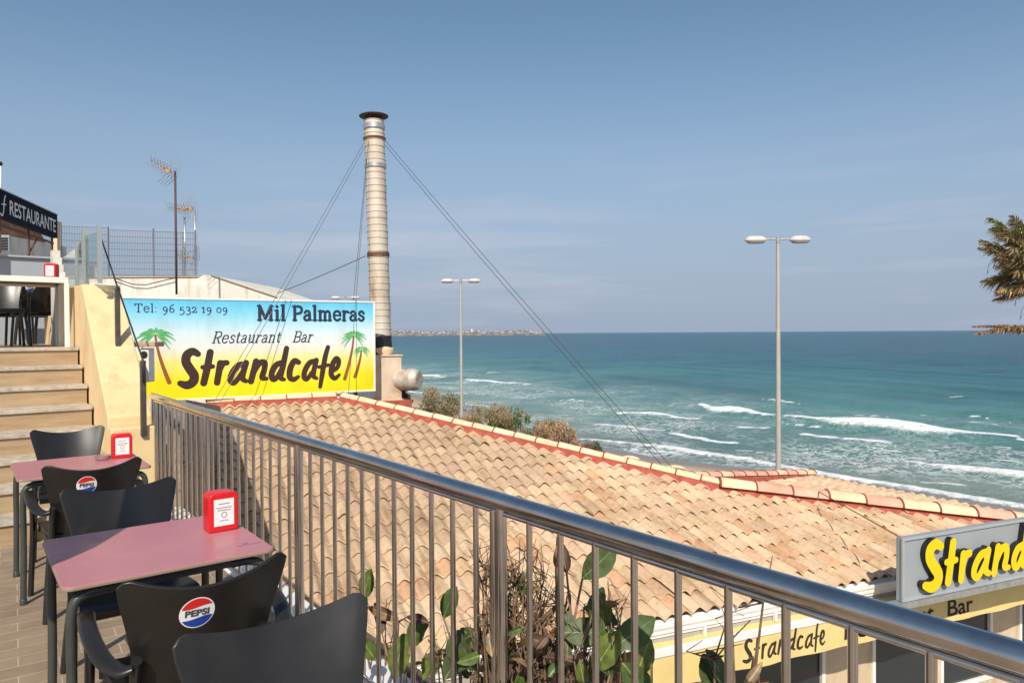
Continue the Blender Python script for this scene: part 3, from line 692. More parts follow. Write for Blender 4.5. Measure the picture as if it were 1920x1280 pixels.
# facade with window openings, panes and frames
FB = 7.3
wins = [(4.2, 6.2), (6.3, 8.3), (9.2, 10.53), (10.62, 11.8), (12.45, 13.3)]
m = MB(); zt, zb = -3.45, GZ
sill = -5.5; head = -3.75
xs0 = [.9]+[x for w_ in wins for x in w_]+[13.6]
m.box(E(7.25, FB, (zt+head)/2), (12.7, .16, zt-head), EAX)
m.box(E(7.25, FB, (sill+zb)/2), (12.7, .16, sill-zb), EAX)
for i in range(0, len(xs0), 2):
    a0, a1_ = xs0[i], xs0[i+1]; m.box(E((a0+a1_)/2, FB, (head+sill)/2), (a1_-a0, .16, head-sill), EAX)
par(m.build('facade', beigewall), cafe)
blind = noisy('interior_shade', [(.3, (.05, .045, .04)), (.7, (.12, .10, .08))], 2, .9)
bluecl = mat('blue_fabric', (.05, .13, .34), .8)
for k, (a0, a1_) in enumerate(wins):
    f = MB(); zc_ = (head+sill)/2; hh = head-sill; fw = .06
    for a in (a0+fw/2, a1_-fw/2): f.box(E(a, FB-.06, zc_), (fw, .09, hh), EAX)
    for z in (head-fw/2, sill+fw/2): f.box(E((a0+a1_)/2, FB-.06, z), (a1_-a0-2*fw, .088, fw), EAX)
    fo = f.build('window', whitepaint, None, bevel=.004); par(fo, cafe)
    g = MB(); g.box(E((a0+a1_)/2, FB-.05, zc_), (a1_-a0-2*fw-.002, .01, hh-2*fw-.002), EAX); po = g.build('pane', darkglass); po.parent = fo

# awning: cassette, sloping cloth, front bar, valance with lettering
aw = empty('awning', E(6, 6.5, -3.7)); tag(aw, 'yellow fabric awning with lettered valance under the cafe gutter', 'awning')
bpy.context.view_layer.update()
clothm = noisy('yellow_awning_cloth', [(.3, (.66, .50, .19)), (.7, (.74, .58, .25))], 2.5, .85, 0, .25, 14)
a0, a1_ = 4.92, 13.2
m = MB(); nA = 60
for i in range(nA):
    for j in range(6):
        def q(i, j):
            a = a0+(a1_-a0)*i/nA; t = j/6.; return E(a, 7.2-t*.78, -3.37-.16*t-.02*math.sin(t*3.1)+.006*math.sin(a*9))
        m.quad(q(i, j), q(i+1, j), q(i+1, j+1), q(i, j+1))
par(m.build('cloth', clothm, None, True), aw)
m = MB(); m.box(E((a0+a1_)/2, 6.40, -3.565), (a1_-a0, .05, .095), EAX); par(m.build('front_bar', whitepaint, bevel=.01), aw)
VB = 6.375
def val(a, z): return E(a, VB-.012*math.sin(a*7.3+z*2)*max(0, (-3.61-z)*4), z)
m = MB(); nA = 120
def vz(a, t): return -3.612-t*(.345+.006*math.sin(a*5))
for i in range(nA):
    for j in range(5):
        A0, A1 = a0+(a1_-a0)*i/nA, a0+(a1_-a0)*(i+1)/nA
        m.quad(*[val(a, vz(a, t)) for a, t in ((A0, j/5), (A1, j/5), (A1, (j+1)/5), (A0, (j+1)/5))])
par(m.build('valance', clothm, None, True), aw)
def vfn(off_):
    def f(x, y): p = val(x, y); return p - e2w*off_
    return f
m = MB(); xs, ys, Fd = field(script_text(1.28, 6.15, -3.865, fat=.8), .009); contour(m, xs, ys, Fd, vfn(.005))
vf = bfont('Restaurant', .30, .004, 1.0); kx = 1.63/max(v[0] for v in vf[0]); add_flat(m, dense(vf, .06), lambda x, y: vfn(.005)(7.74+x*kx, -3.875+y))
vf = bfont('Bar', .31, .004, 1.0); kx = .53/max(v[0] for v in vf[0]); add_flat(m, dense(vf, .06), lambda x, y: vfn(.005)(9.61+x*kx, -3.87+y))
par(m.build('lettering', mat('valance_print', (.03, .02, .012), .8)), aw)
# yellow side curtain, gathered at the awning's left end
m = MB(); nA = 22
for i in range(nA):
    for j in range(8):
        def q(i, j):
            s_ = i/nA; t = j/8.; b = 6.42+.75*s_; return E(a0+.03+.05*math.sin(s_*22)*t, b, -3.62-t*1.1)
        m.quad(q(i, j), q(i+1, j), q(i+1, j+1), q(i, j+1))
par(m.build('side_curtain', clothm, None, True), aw)
# rusty awning gear where the gutter ends
m = MB()
for k in range(7): m.tube([E(8.85+random.uniform(0, .25), 6.7+random.uniform(-.1, .1), -3.45-random.uniform(0, .12)) for _ in range(3)], .014, 6)
m.box(E(8.9, 6.68, -3.52), (.16, .1, .06), EAX)
par(m.build('crank_gear', rust), aw)
m = MB(); m.lathe([(.02, .0), (.03, -.03), (.17, -.06), (.18, -.08), (.16, -.085), (.02, -.06)], E(12.3, 6.98, -3.86), 18)
o = m.build('wall_lamp', black, None, True, autos=40); tag(o, 'black dish shaped lamp hanging below the lettered valance at the right edge', 'lamp')

# grey box sign with raised yellow letters
SB = 5.90; sg = empty('box_sign', E(10.6, SB, -3.3)); tag(sg, 'grey box sign with raised yellow letters above the cafe awning', 'sign'); bpy.context.view_layer.update()
signgrey = noisy('sign_grey_paint', [(.3, (.27, .30, .32)), (.7, (.32, .35, .36))], 1.2, .5)
sgl, sgr = 8.175, 12.1
m = MB(); m.box(E((sgl+sgr)/2, SB+.04, -2.908), (sgr-sgl, .08, .776), EAX); par(m.build('box', signgrey, bevel=.004), sg)
m = MB(); fz = (-2.537, -3.277)
for z in fz: m.box(E((sgl+sgr)/2, SB-.006, z), (sgr-sgl+.02, .03, .035), EAX)
for a in (sgl+.006, sgr-.006): m.box(E(a, SB-.007, -2.907), (.035, .03, .705), EAX)
par(m.build('frame', noisy('sign_frame_grey', [(.3, (.30, .33, .35)), (.7, (.36, .39, .41))], 3, .45), bevel=.003), sg)
m = MB(); m.box(E((sgl+sgr)/2+.0-.2, SB+.02, -3.335), (sgr-sgl+.4, .14, .07), EAX); par(m.build('base_rail', alum), sg)
cells = MB(); xs, ys, Fd = field([[(x, -3.147+(y+3.147)*.86, r_) for x, y, r_ in q] for q in script_text(3.11, 8.43, -3.147, fat=1.0)], .0145); contour(cells, xs, ys, Fd, lambda x, y: E(x, SB-.075, y))
par(cells.build('letter_faces', mat('yellow_acrylic', (.76, .55, .0), .4)), sg)
me = bpy.data.meshes.new('letter_returns'); me.from_pydata([tuple(v) for v in cells.v], [], cells.f); bm = bmesh.new(); bm.from_mesh(me)
r0 = bmesh.ops.extrude_face_region(bm, geom=bm.faces[:])
bmesh.ops.translate(bm, verts=[g for g in r0['geom'] if isinstance(g, bmesh.types.BMVert)], vec=tuple(e2w*.073))
for v in bm.verts: v.co += e2w*.002
bm.to_mesh(me); bm.free(); me.materials.append(black); lo = bpy.data.objects.new('letter_returns', me); COL.objects.link(lo); par(lo, sg)
# guy rope from the roof to the sign corner
m = MB(); m.tube([at(1535, 922, 11.3), E(sgl+.02, SB+.03, -2.52)], .008, 6); m.tube([at(1535, 922, 11.3), at(1533, 938, 11.25)], .008, 6)
o = m.build('stay_wire', rust); tag(o, 'rusty stay from the red ridge down to the corner of the grey box sign', 'wire')

# rough wall to the left of the roof, the yellow parapet and the stairs
m = MB(); p0, p1 = Vector((1.66, 7.0, 0)), Vector((3.72, 13.25, 0)); nrm = Vector((-.96, .27, 0))*.25
m.prism([p0+Vector((0, 0, -4.5)), p1+Vector((0, 0, -4.5)), p1+Vector((0, 0, .30)), p0+Vector((0, 0, .98))], nrm)
o = m.build('rough_wall', roughwall); tag(o, 'rough pitted grey brown wall between yellow parapet and tiled roof', 'wall')

X0, X1 = 1.03, 1.38
m = MB(); m.prism([(X0, 7.02, -.3), (X0, 7.02, .86), (X0, 8.53, 2.10), (X0, 9.7, 2.13), (X0, 12.5, 2.13), (X0, 12.5, -.3)], (X1-X0, 0, 0))
o = m.build('parapet_wall', yellowwall, bevel=.012); tag(o, 'yellow rendered parapet with sloping top beside the stairs', 'wall')
m = MB(); m.box((1.2, 6.935, .39), (.34, .16, .78)); 
o = m.build('parapet_pier', yellowwall, bevel=.012); tag(o, 'low yellow pier at the foot of the sloping parapet where the railing ends', 'wall')
STY, RIS, TR = 6.55, .181, .31
st = empty('staircase', (-1.5, STY, 0)); tag(st, 'wide wood look tiled stairs with pale nosings going up to the upper terrace', 'stairs')
m = MB(); ns = MB()
for k in range(8):
    y0 = STY+TR*k; z1 = RIS*(k+1)
    yb = y0+TR if k < 7 else y0+7.5
    m.box((-1.485, (y0+yb)/2, z1/2-.016), (4.99, yb-y0, z1-.034))
    ns.box((-1.485, y0+.15, z1-.014), (5.0, .34, .034))
m.box((-1.485, STY+TR*7+.3+3.6, 8*RIS-.014), (5.0, 7.2-.28, .03))
par(m.build('risers', woodtile), st); par(ns.build('nosings', nosing, bevel=.004), st)

# posts and handrail of the stairs
hr = empty('stair_handrail', (1.25, 7.0, .7)); tag(hr, 'thin sloping handrail on square brown posts beside the yellow parapet', 'handrail')
pp = [(1.235, 7.78, 1.44, 2.02), (1.275, 6.84, .70, 1.34)]
for x, y, z0, z1 in pp:
    m = MB(); m.box((x, y, (z0+z1)/2), (.045, .045, z1-z0)); m.box((x, y, z1+.006), (.05, .05, .012)); par(m.build('post', darksteel, bevel=.004), hr)
hp3 = at(189, 437, 7.75)
m = MB(); m.tube([hp3, (1.235, 7.75, 2.03), (1.275, 6.82, 1.35), (1.275, 6.80, 1.16)], .008, 8); par(m.build('rail_rod', black, None, True), hr)
# glass screen on top of the parapet
gs = empty('glass_screen', (1.2, 9, 2.1)); tag(gs, 'glass screen with pale metal posts on top of the yellow parapet', 'glass screen')
greypost = mat('pale_grey_metal', (.42, .45, .43), .4, .5)
for px, D_, w_, h_ in ((162, 7.62, .06, .60), (189, 7.2, .04, .58), (147, 8.6, .045, .6)):
    p = at(px, 533, D_); m = MB(); m.box((p.x, p.y, 2.1+h_/2), (w_, w_, h_)); par(m.build('post', greypost), gs)
pa, pb = at(162, 533, 7.62), at(147, 533, 8.6)
for P, Q in ((at(189, 533, 7.2), pa), (pa, pb), (pb, Vector((pb.x, 11.5, 0)))):
    P = Vector((P.x, P.y, 0)); Q = Vector((Q.x, Q.y, 0)); t = (Q-P).normalized(); n = Vector((-t.y, t.x, 0))
    m = MB(); m.box((P+Q)/2+Vector((0, 0, 2.38)), ((Q-P).length-.06, .008, .5), (t, n, UPV)); par(m.build('glass_pane', glass), gs)

# little box fitting beside the parapet
fx = empty('vent_box', at(281, 716, 7.2)); tag(fx, 'small white box with tan lid and dark round port beside the yellow parapet', 'box'); ax_ = (Vector((CA, -SA, 0)), Vector((SA, CA, 0)), UPV)
m = MB(); m.box(at(277, 684, 7.2), (.075, .12, .34), ax_); par(m.build('body', whitepaint, bevel=.006), fx)
m = MB(); m.box(at(279, 645, 7.2), (.22, .2, .05), ax_); par(m.build('lid', noisy('tan_cap', [(.3, (.4, .26, .16)), (.7, (.5, .34, .22))], 8, .8), bevel=.008), fx)
m = MB(); m.lathe([(.034, 0), (.034, .012), (.02, .014)], at(276, 664, 7.2)-Vector((SA, CA, 0))*.06, 16, (-SA, -CA, 0)); par(m.build('port', black), fx)

# ---- the terrace railing
rl = empty('terrace_railing', (1.38, 3.5, 0)); tag(rl, 'long polished steel railing with round top rail and upright bars along the terrace edge', 'railing')
RX, RT = 1.38, 1.03; rp = [6.98-1.715*k for k in range(6)]
m = MB(); m.tube([(RX, 7.02, RT), (RX, 3, RT), (RX, -2.2, RT)], .0275, 24); par(m.build('top_rail', steel, None, True, autos=50), rl)
m = MB(); m.tube([(RX, 7.0, RT-.038), (RX, -2.2, RT-.038)], .009, 8); m.tube([(RX, 7.0, .085), (RX, -2.2, .085)], .011, 10); par(m.build('lower_rail', steel, None, True, autos=50), rl)
for y in rp:
    m = MB(); m.tube([(RX, y, -.02), (RX, y, RT-.02)], .019, 16); m.lathe([(.05, 0), (.05, .006), (.03, .01)], (RX, y, 0), 16); par(m.build('post', steel, None, True, autos=50), rl)
    m = MB(); m.tube([(RX, y+.04, .085), (RX, y+.04, RT-.035)], .014, 12); par(m.build('baluster', steel, None, True, autos=50), rl)
    if y > 6: m.__init__()
bal = None
for k in range(5):
    for j in range(1, 12):
        y = rp[k]-1.715/12*j
        if bal is None:
            m = MB(); m.tube([(0, 0, .085), (0, 0, RT-.035)], .0098, 10); bal = m.build('baluster', steel, None, True, autos=50); b = bal
        else: b = bal.copy(); COL.objects.link(b)
        b.location = (RX, y, 0); par(b, rl)

# ================================================================== CHAIRS
def bk(u, v):
    "inner surface of the backrest"
    w_ = .185+.02*v+.058*max(0, v-.25)**1.5*1.35
    w_ *= 1-.025*(max(0, v-.82)/.18)**2
    x = u*w_*1.0
    zt_ = .792+.058*u*u*(1 if abs(u) < .93 else 1)-max(0, abs(u)-.85)**2*1.5
    z = .40+v*(zt_-.40)
    y = -.205-.115*v-.02*v*v+.060*u*u*(.45+.55*v)
    return Vector((x, y, z))
def shell(fn, nu, nv, th, us=(-1, 1), vs=(0, 1)):
    mb = MB(); P = [[fn(us[0]+(us[1]-us[0])*i/nu, vs[0]+(vs[1]-vs[0])*j/nv) for j in range(nv+1)] for i in range(nu+1)]
    Nn = [[None]*(nv+1) for _ in range(nu+1)]
    for i in range(nu+1):
        for j in range(nv+1):
            du = P[min(i+1, nu)][j]-P[max(i-1, 0)][j]; dv = P[i][min(j+1, nv)]-P[i][max(j-1, 0)]; Nn[i][j] = du.cross(dv).normalized()
    for s_ in (0, 1):
        for i in range(nu+1):
            for j in range(nv+1): mb.v.append(P[i][j]+Nn[i][j]*(th*(s_-.5)*1.0))
    M = (nu+1)*(nv+1); I = lambda s_, i, j: s_*M+i*(nv+1)+j
    for i in range(nu):
        for j in range(nv):
            mb.face((I(0, i, j), I(0, i, j+1), I(0, i+1, j+1), I(0, i+1, j))); mb.face((I(1, i, j), I(1, i+1, j), I(1, i+1, j+1), I(1, i, j+1)))
    for i in range(nu):
        mb.face((I(0, i, 0), I(0, i+1, 0), I(1, i+1, 0), I(1, i, 0))); mb.face((I(0, i+1, nv), I(0, i, nv), I(1, i, nv), I(1, i+1, nv)))
    for j in range(nv):
        mb.face((I(0, 0, j+1), I(0, 0, j), I(1, 0, j), I(1, 0, j+1))); mb.face((I(0, nu, j), I(0, nu, j+1), I(1, nu, j+1), I(1, nu, j)))
    return mb
red_ = mat('sticker_red', (.66, .02, .02), .35); blue_ = mat('sticker_blue', (.012, .05, .34), .35); white_ = mat('sticker_white', (.82, .82, .82), .35)
def on_back(x, z, off_):
    "point on the outer face of the backrest"
    v = (z-.40)/.395
    for _ in range(6):
        w_ = .185+.02*v+.058*max(0, v-.25)**1.5*1.35; u = x/w_
        zt_ = .792+.058*u*u; v = (z-.40)/(zt_-.40)
    p = bk(u, v); return p+Vector((0, -(.006+off_), -.001))
def disc_field(test, r, cell):
    xs = np.arange(-r-2*cell, r+2*cell, cell); X, Y = np.meshgrid(xs, xs, indexing='ij'); return xs, xs, test(X, Y)
def make_chair():
    ch = empty('plastic_chair')
    shell(bk, 28, 16, .011).build('backrest', plastic, ch, True, autos=50, bevel=.002)
    st_ = shell(lambda u, v: Vector((u*(.205+.03*v), -.215+.45*v, .425-.018*math.sin(math.pi*min(1, v*1.1))*(1-u*u*.6)+.012*u*u-.05*max(0, v-.86)*6*max(0, v-.86)*3)), 14, 14, .012)
    st_.build('seat', plastic, ch, True, autos=50)
    for s_ in (-1, 1):
        m = MB(); pts = [(s_*.205, -.285, .585), (s_*.238, -.262, .575), (s_*.268, -.20, .588), (s_*.285, -.10, .615), (s_*.286, .02, .632), (s_*.276, .12, .630), (s_*.268, .175, .612), (s_*.262, .20, .57)]
        sp = smooth_pts(pts, 4); m.tube(sp, [.010+.001*min(3, i) for i in range(len(sp))], 10, flat=2.1, up=(0, 0, 1)); m.build('armrest', plastic, ch, True, autos=60)
        m = MB(); m.tube(smooth_pts([(s_*.262, .20, .58), (s_*.256, .212, .42), (s_*.262, .235, .2), (s_*.27, .25, 0)], 4), .016, 8, flat=1.4, up=(1, 0, 0)); m.build('leg', plastic, ch, True, autos=60)
        m = MB(); m.tube(smooth_pts([(s_*.198, -.275, .60), (s_*.205, -.245, .43), (s_*.225, -.275, .2), (s_*.24, -.315, 0)], 4), .016, 8, flat=1.5, up=(1, 0, 0)); m.build('leg', plastic, ch, True, autos=60)
    m = MB(); m.box((0, .205, .40), (.46, .014, .045)); m.box((-.215, 0, .40), (.014, .41, .045)); m.box((.215, 0, .40), (.014, .41, .045)); m.build('seat_rim', plastic, ch, bevel=.004)
    # round sticker
    cz = .712; rs_ = .050; cell = .0016
    base = MB(); contour(base, *disc_field(lambda X, Y: np.hypot(X, Y)-rs_, rs_, cell*1.5), lambda x, y: on_back(x-.038, cz+y, .0012))
    sk = base.build('round_sticker', white_, ch)
    wv = lambda X: .0045*np.sin(X/rs_*2.6)
    m = MB(); contour(m, *disc_field(lambda X, Y: np.maximum(np.hypot(X, Y)-rs_*.93, (.018+wv(X))-Y), rs_, cell), lambda x, y: on_back(x-.038, cz+y, .0020)); m.build('red_wave', red_, sk)
    m = MB(); contour(m, *disc_field(lambda X, Y: np.maximum(np.hypot(X, Y)-rs_*.93, Y+(.018-wv(X))), rs_, cell), lambda x, y: on_back(x-.038, cz+y, .0020)); m.build('blue_wave', blue_, sk)
    m = MB(); vf = bfont('PEPSI', .028, .0011, 1.12, 0, 'CENTER'); add_flat(m, dense(vf, .006), lambda x, y: on_back(x-.038, cz-.0095+y, .0026))
    m.build('sticker_lettering', ink, sk)
    return ch
def copy_tree(o, parent=None):
    c = o.copy(); COL.objects.link(c); c.parent = parent
    for chd in o.children: copy_tree(chd, c)
    return c
chair = make_chair(); CG = 'black plastic armchairs on the terraces'
CHZ = 1.03
chairs = [(.605, 2.60, 0, 'black armchair with round red white blue sticker, tucked under the near rose table'),
 (.64, 1.52, 180, 'black armchair nearest the camera, only its grey sheened back in view at the bottom'),
 (.62, 3.60, 180, 'black armchair behind the near rose table, its inner back half in shadow'),
 (.61, 4.95, 0, 'black armchair with round sticker, tucked under the far rose table'),
 (.68, 6.20, 180, 'black armchair behind the far rose table in front of the stairs')]
# ================================================================== TABLES
def rrect(hx, hy, r, n=5):
    p = []
    for cx, cy, a in ((hx-r, hy-r, 0), (-hx+r, hy-r, 90), (-hx+r, -hy+r, 180), (hx-r, -hy+r, 270)):
        for k in range(n+1): p.append((cx+r*math.cos(R(a+90*k/n)), cy+r*math.sin(R(a+90*k/n))))
    return p
def make_table():
    t = empty('cafe_table'); hx = hy = .355
    m = MB(); m.prism([(x, y, .7275) for x, y in rrect(hx-.003, hy-.003, .03)], (0, 0, .0125)); m.build('tabletop', tabletop, t, bevel=.0015)
    m = MB(); pr = rrect(hx, hy, .033); m.prism([(x, y, .724) for x, y in pr], (0, 0, .0125)); m.build('edge_band', tableedge, t, bevel=.003)
    for sx in (-1, 1):
        for sy in (-1, 1):
            m = MB(); x, y = sx*.325, sy*.31
            m.tube(smooth_pts([(sx*.20, y, .700), (sx*.265, y, .698), (sx*.312, y, .675), (x, y, .60), (x, y, .35), (sx*.33, y, 0.0)], 5), .0165, 12); m.lathe([(.019, 0), (.019, .03), (.0168, .034)], (sx*.33, y, 0), 12)
            m.build('leg', legmet, t, True, autos=50)
    m = MB(); m.box((0, 0, .705), (.44, .04, .03)); m.box((0, .31, .705), (.40, .03, .028)); m.box((0, -.31, .705), (.40, .03, .028)); m.box((0, 0, .6855), (.04, .58, .008)); m.build('underframe', legmet, t)
    return t
table = make_table(); table.location = (.62, 3.11, 0)
tag(table, 'rose topped cafe table nearest the camera, a wedge of shade across it', 'table', 'rose cafe tables')
m = MB(); cx, cy = .29, -.235
vf = bfont('TERRAZA', .013, .0003, 1.5, 0, 'CENTER')
for k in range(9): m.box((cx-.045+.011*k, cy+.0, .7404), (.006+.003*(k % 2), .005, .0004))
m.box((cx-.01, cy+.016, .7404), (.02, .007, .0004))
tb2 = copy_tree(table); tb2.location = (.625, 5.36, 0); tb2['label'] = 'rose topped cafe table further back by the stairs, with glass ashtray'
o = m.build('printed_mark', mat('mark_ink', (.16, .07, .09), .6), table)
for i, (x, y, a, lab) in enumerate(chairs):
    c = chair if i == 0 else copy_tree(chair)
    c.location = (x, y, 0); c.rotation_euler = (0, 0, R(a)); c.scale = (1, 1, CHZ); tag(c, lab, 'chair', CG)
# napkin boxes
def make_napkin():
    n = empty('napkin_box')
    w_, d_, h_ = .122, .085, .165
    m = MB(); pr = []
    for k in range(9):
        an = math.pi*k/8; pr.append((w_/2*math.copysign(abs(math.cos(an))**.35, math.cos(an)), 0, h_-.028+.028*math.sin(an)**.7))
    pr = [(w_/2, 0, .0)] + pr + [(-w_/2, 0, 0)]
    m.prism([(x, -d_/2, z) for x, y, z in pr], (0, d_, 0)); m.build('case', redplast, n, True, autos=40, bevel=.006)
    for s_ in (-1, 1):
        m = MB(); m.box((0, s_*(d_/2+.0012), .082), (.082, .002, .112)); pl = m.build('label_card', paper, n)
        m = MB()
        rn = random.Random(5)
        for r_i, (z, k0, wd) in enumerate(((.118, 5, .007), (.102, 7, .007), (.092, 6, .007), (.048, 4, .006))):
            for k in range(k0): m.box((-(k0-1)*.0046+k*.0092, s_*(d_/2+.0026), z+rn.uniform(-.001, .001)), (wd, .0004, .0035))
        m.tube([(.011*math.cos(t), s_*(d_/2+.0026), .072+.011*math.sin(t)) for t in np.linspace(0, 6.283, 13)], .0012, 4)
        m.build('label_print', ink, pl)
    return n
nb = make_napkin(); nb.location = (.885, 3.17, .7402); nb.rotation_euler = (0, 0, R(2)); tag(nb, 'red napkin box with white label on the near rose table', 'napkin box', 'red napkin boxes')
n2_ = copy_tree(nb); n2_.location = (.885, 5.48, .7402); n2_.rotation_euler = (0, 0, R(-3)); n2_['label'] = 'red napkin box with white label on the far rose table'
# ashtray
m = MB(); m.lathe([(.035, 0), (.045, .004), (.05, .028), (.042, .028), (.036, .008), (.001, .007)], (0, 0, 0), 24)
o = m.build('ashtray', mat('ashtray_glass', (.55, .38, .36), .08), None, True, autos=40); BS(o.data.materials[0]).inputs['Transmission Weight'].default_value = .6
o.location = (.77, 5.47, .7402); tag(o, 'low glass ashtray beside the napkin box on the far rose table', 'ashtray')

# folded parasol added out of view to shade a wedge of the near table
pz = empty('added_shade_parasol', (-.16, 2.72, 0)); tag(pz, 'added unseen folded parasol that throws the wedge of shade on the near table', 'parasol')
m = MB(); m.lathe([(.02, 0), (.02, 2.75), (.012, 2.8)], (0, 0, 0), 12); m.build('pole', alum, pz, True, autos=50)
m = MB(); KS = 48; RG = [(.085, 1.22), (.115, 1.25), (.125, 1.4), (.10, 1.62), (.092, 1.68), (.12, 1.85), (.122, 2.2), (.10, 2.45), (.055, 2.64), (.022, 2.70)]
for q_, (r_, z_) in enumerate(RG):
    for j in range(KS):
        an = 2*math.pi*j/KS; rr_ = r_*(1+.20*abs(math.sin(4*an+.12*q_))-.06); m.v.append(Vector((rr_*math.cos(an), rr_*math.sin(an), z_+(.03*math.sin(8*an) if q_ == 0 else 0))))
for q_ in range(len(RG)-1):
    for j in range(KS): a = q_*KS+j; b = q_*KS+(j+1) % KS; m.face((a, b, b+KS, a+KS))
m.build('folded_cloth', noisy('cream_parasol_cloth', [(.3, (.56, .50, .40)), (.7, (.66, .60, .49))], 6, .9), pz, True, autos=60)
m = MB(); m.lathe([(.098, 0), (.108, .005), (.108, .045), (.098, .05)], (0, 0, 1.625), 24); m.build('tie_strap', black, pz, True, autos=50)
m = MB(); m.lathe([(.22, 0), (.22, .05), (.05, .08)], (0, 0, 0), 24); m.build('foot', black, pz, True, autos=40)

# ================================================================== UPPER TERRACE
UZ = 8*RIS+.002
ut = empty('white_framed_table', (.35, 9.45, UZ)); tag(ut, 'white framed table with dark underside on the upper terrace', 'table')
whitef = mat('white_frame_paint', (.78, .74, .68), .45)
m = MB(); m.box((.13, 9.5, UZ+.725), (1.62, .86, .02)); par(m.build('tabletop', noisy('brown_slab', [(.3, (.16, .09, .06)), (.7, (.24, .14, .1))], 5, .5)), ut)
m = MB()
for y in (9.06, 9.94): m.box((.13, y, UZ+.72), (1.68, .03, .06))
for x in (-.70, .955): m.box((x, 9.5, UZ+.72), (.03, .85, .058))
par(m.build('edge_frame', whitef, bevel=.003), ut)
for x in (-.70, .953):
    for y in (9.06, 9.94): m = MB(); m.box((x, y, UZ+.3445), (.045, .045, .689)); par(m.build('leg', whitef, bevel=.003), ut)
for x, y, a, lab in ((.42, 10.25, 180, 'black armchair behind the white framed upper table, its back rising over the top'), (.78, 11.05, 0, 'black armchair seen under the right end of the white framed upper table'), (.62, 12.6, 180, 'black armchair farthest back under the white framed upper table'), (.45, 11.15, 10, 'black armchair seen under the left part of the white framed upper table'), (1.0, 12.2, 60, 'black armchair turned sideways, seen behind the white frame leg')):
    c = copy_tree(chair); c.location = (x, y, UZ); c.rotation_euler = (0, 0, R(a)); tag(c, lab, 'chair', CG)
n3_ = copy_tree(nb); n3_.location = (.84, 9.3, UZ+.7502); n3_.rotation_euler = (0, 0, R(-28)); n3_['label'] = 'red napkin box with white label at the corner of the white framed upper table'
m = MB(); m.box((-2.0, 13.5, UZ+.67), (6.6, .12, 1.34)); m.box((-2.0, 13.48, UZ+1.355), (6.65, .18, .03))
for x in np.arange(-4.5, 1, .62): m.box((x, 13.438, UZ+.67), (.012, .01, 1.33))
o = m.build('panel_wall', greywall); tag(o, 'low grey panelled wall behind the upper terrace tables', 'wall')
m = MB()
for k in range(5):
    h_ = 1.17-.10*k; m.box((.985, 10.45-.16*k, UZ+h_/2), (.09, .16, h_))
o = m.build('stepped_wall', whitewall); tag(o, 'short white wall with rough stepped top beside the glass screen', 'wall')
# restaurant sign on its frame
def rs(t, z): return c2w(-8.93+.26*t, 14-.966*t, z)
rsn = empty('restaurant_sign', rs(0, 2.0)); tag(rsn, 'navy sign board with white capitals over the upper terrace', 'sign'); bpy.context.view_layer.update()
rd_ = (rs(1, 0)-rs(0, 0)).normalized(); rnv = Vector((0, 0, 1)).cross(rd_).normalized()
if rnv.dot(c2w(-3, 0)-rs(1, 0)) < 0: rnv = -rnv
navy = mat('navy_panel', (.004, .007, .020), .8, 0, .15)
m = MB(); m.box(rs(2.2, 2.135), (4.4, .10, .455), (rd_, rnv, UPV)); par(m.build('board', navy, bevel=.004), rsn)
m = MB(); m.box(rs(2.2, 2.372), (4.42, .12, .018), (rd_, rnv, UPV)); par(m.build('top_trim', alum), rsn)
m = MB(); vf = bfont('RESTAURANTE', .345, .004, .84); wdt = max(v[0] for v in vf[0])
kx = 2.16/wdt; add_flat(m, vf, lambda x, y: rs(2.26-x*kx, 2.01+y)+rnv*.053)
scf = [[(-.02, .05, .012), (.06, .02, .016), (.12, .1, .018), (.16, .3, .018), (.2, .36, .012)], [(.05, .2, .01), (.22, .22, .01)]]
xs, ys, Fd = field([smooth_pts(s) for s in scf], .008); contour(m, xs, ys, Fd, lambda x, y: rs(2.60-x, 1.93+y)+rnv*.053)
par(m.build('lettering', whitepaint), rsn)
m = MB()
for t in (.15, 1.3, 2.5): m.tube([rs(t, 1.92), rs(t, 1.35)], .02, 6)
m.tube([rs(.1, 1.80), rs(3.2, 1.80)], .022, 6); m.tube([rs(.9, 1.8), rs(1.4, 1.4), rs(1.1, 1.2)], .018, 6)
par(m.build('support_frame', rust), rsn)
# post by the sign
e = empty('timber_post', at(108, 470, 14.2)); tag(e, 'tan post behind the end of the navy sign', 'post')
m = MB(); m.box(at(108, 449, 14.2), (.10, .10, .55), ax_); m.box(at(108, 419, 14.2), (.14, .14, .06), ax_); par(m.build('shaft', creamtile), e)
# pale neighbour house at the very left
hb = empty('neighbour_house', c2w(-12.6, 16, -.5)); tag(hb, 'pale house corner with louvred vent and brown roof edge behind the navy sign', 'house')
m = MB(); m.box(c2w(-13.6, 17, .2), (4.2, 3.0, 4.2), ax_); par(m.build('wall', whitewall), hb)
m = MB(); m.box(at(8, 456, 14.9), (.30, .05, .33), ax_); v_ = m.build('vent', greypost); par(v_, hb)
m = MB()
for k in range(5): m.box(at(7, 447+5*k, 14.86), (.22, .03, .026), ax_)
o2 = m.build('louvre', black); o2.parent = v_
m = MB(); m.prism([c2w(-15.5, 15.4, 2.8), c2w(-11.65, 15.4, 2.2), c2w(-11.65, 15.4, 2.35), c2w(-12.1, 15.4, 3.25), c2w(-15.5, 15.4, 3.6)], c2w(0, 2.5)-c2w(0, 0)); par(m.build('roof', rust), hb)
fp = empty('flag_pole', at(5, 376, 15)); tag(fp, 'thin white pole with dark ball on top at the left edge', 'pole')
m = MB(); m.tube([at(6, 380, 15), at(5, 312, 15)], .022, 8); par(m.build('shaft', whitepaint, None, True), fp)
m = MB(); m.lathe([(.0, -.05), (.04, -.03), (.05, 0), (.04, .03), (.005, .05)], at(5, 308, 15), 10); par(m.build('ball', black, None, True), fp)

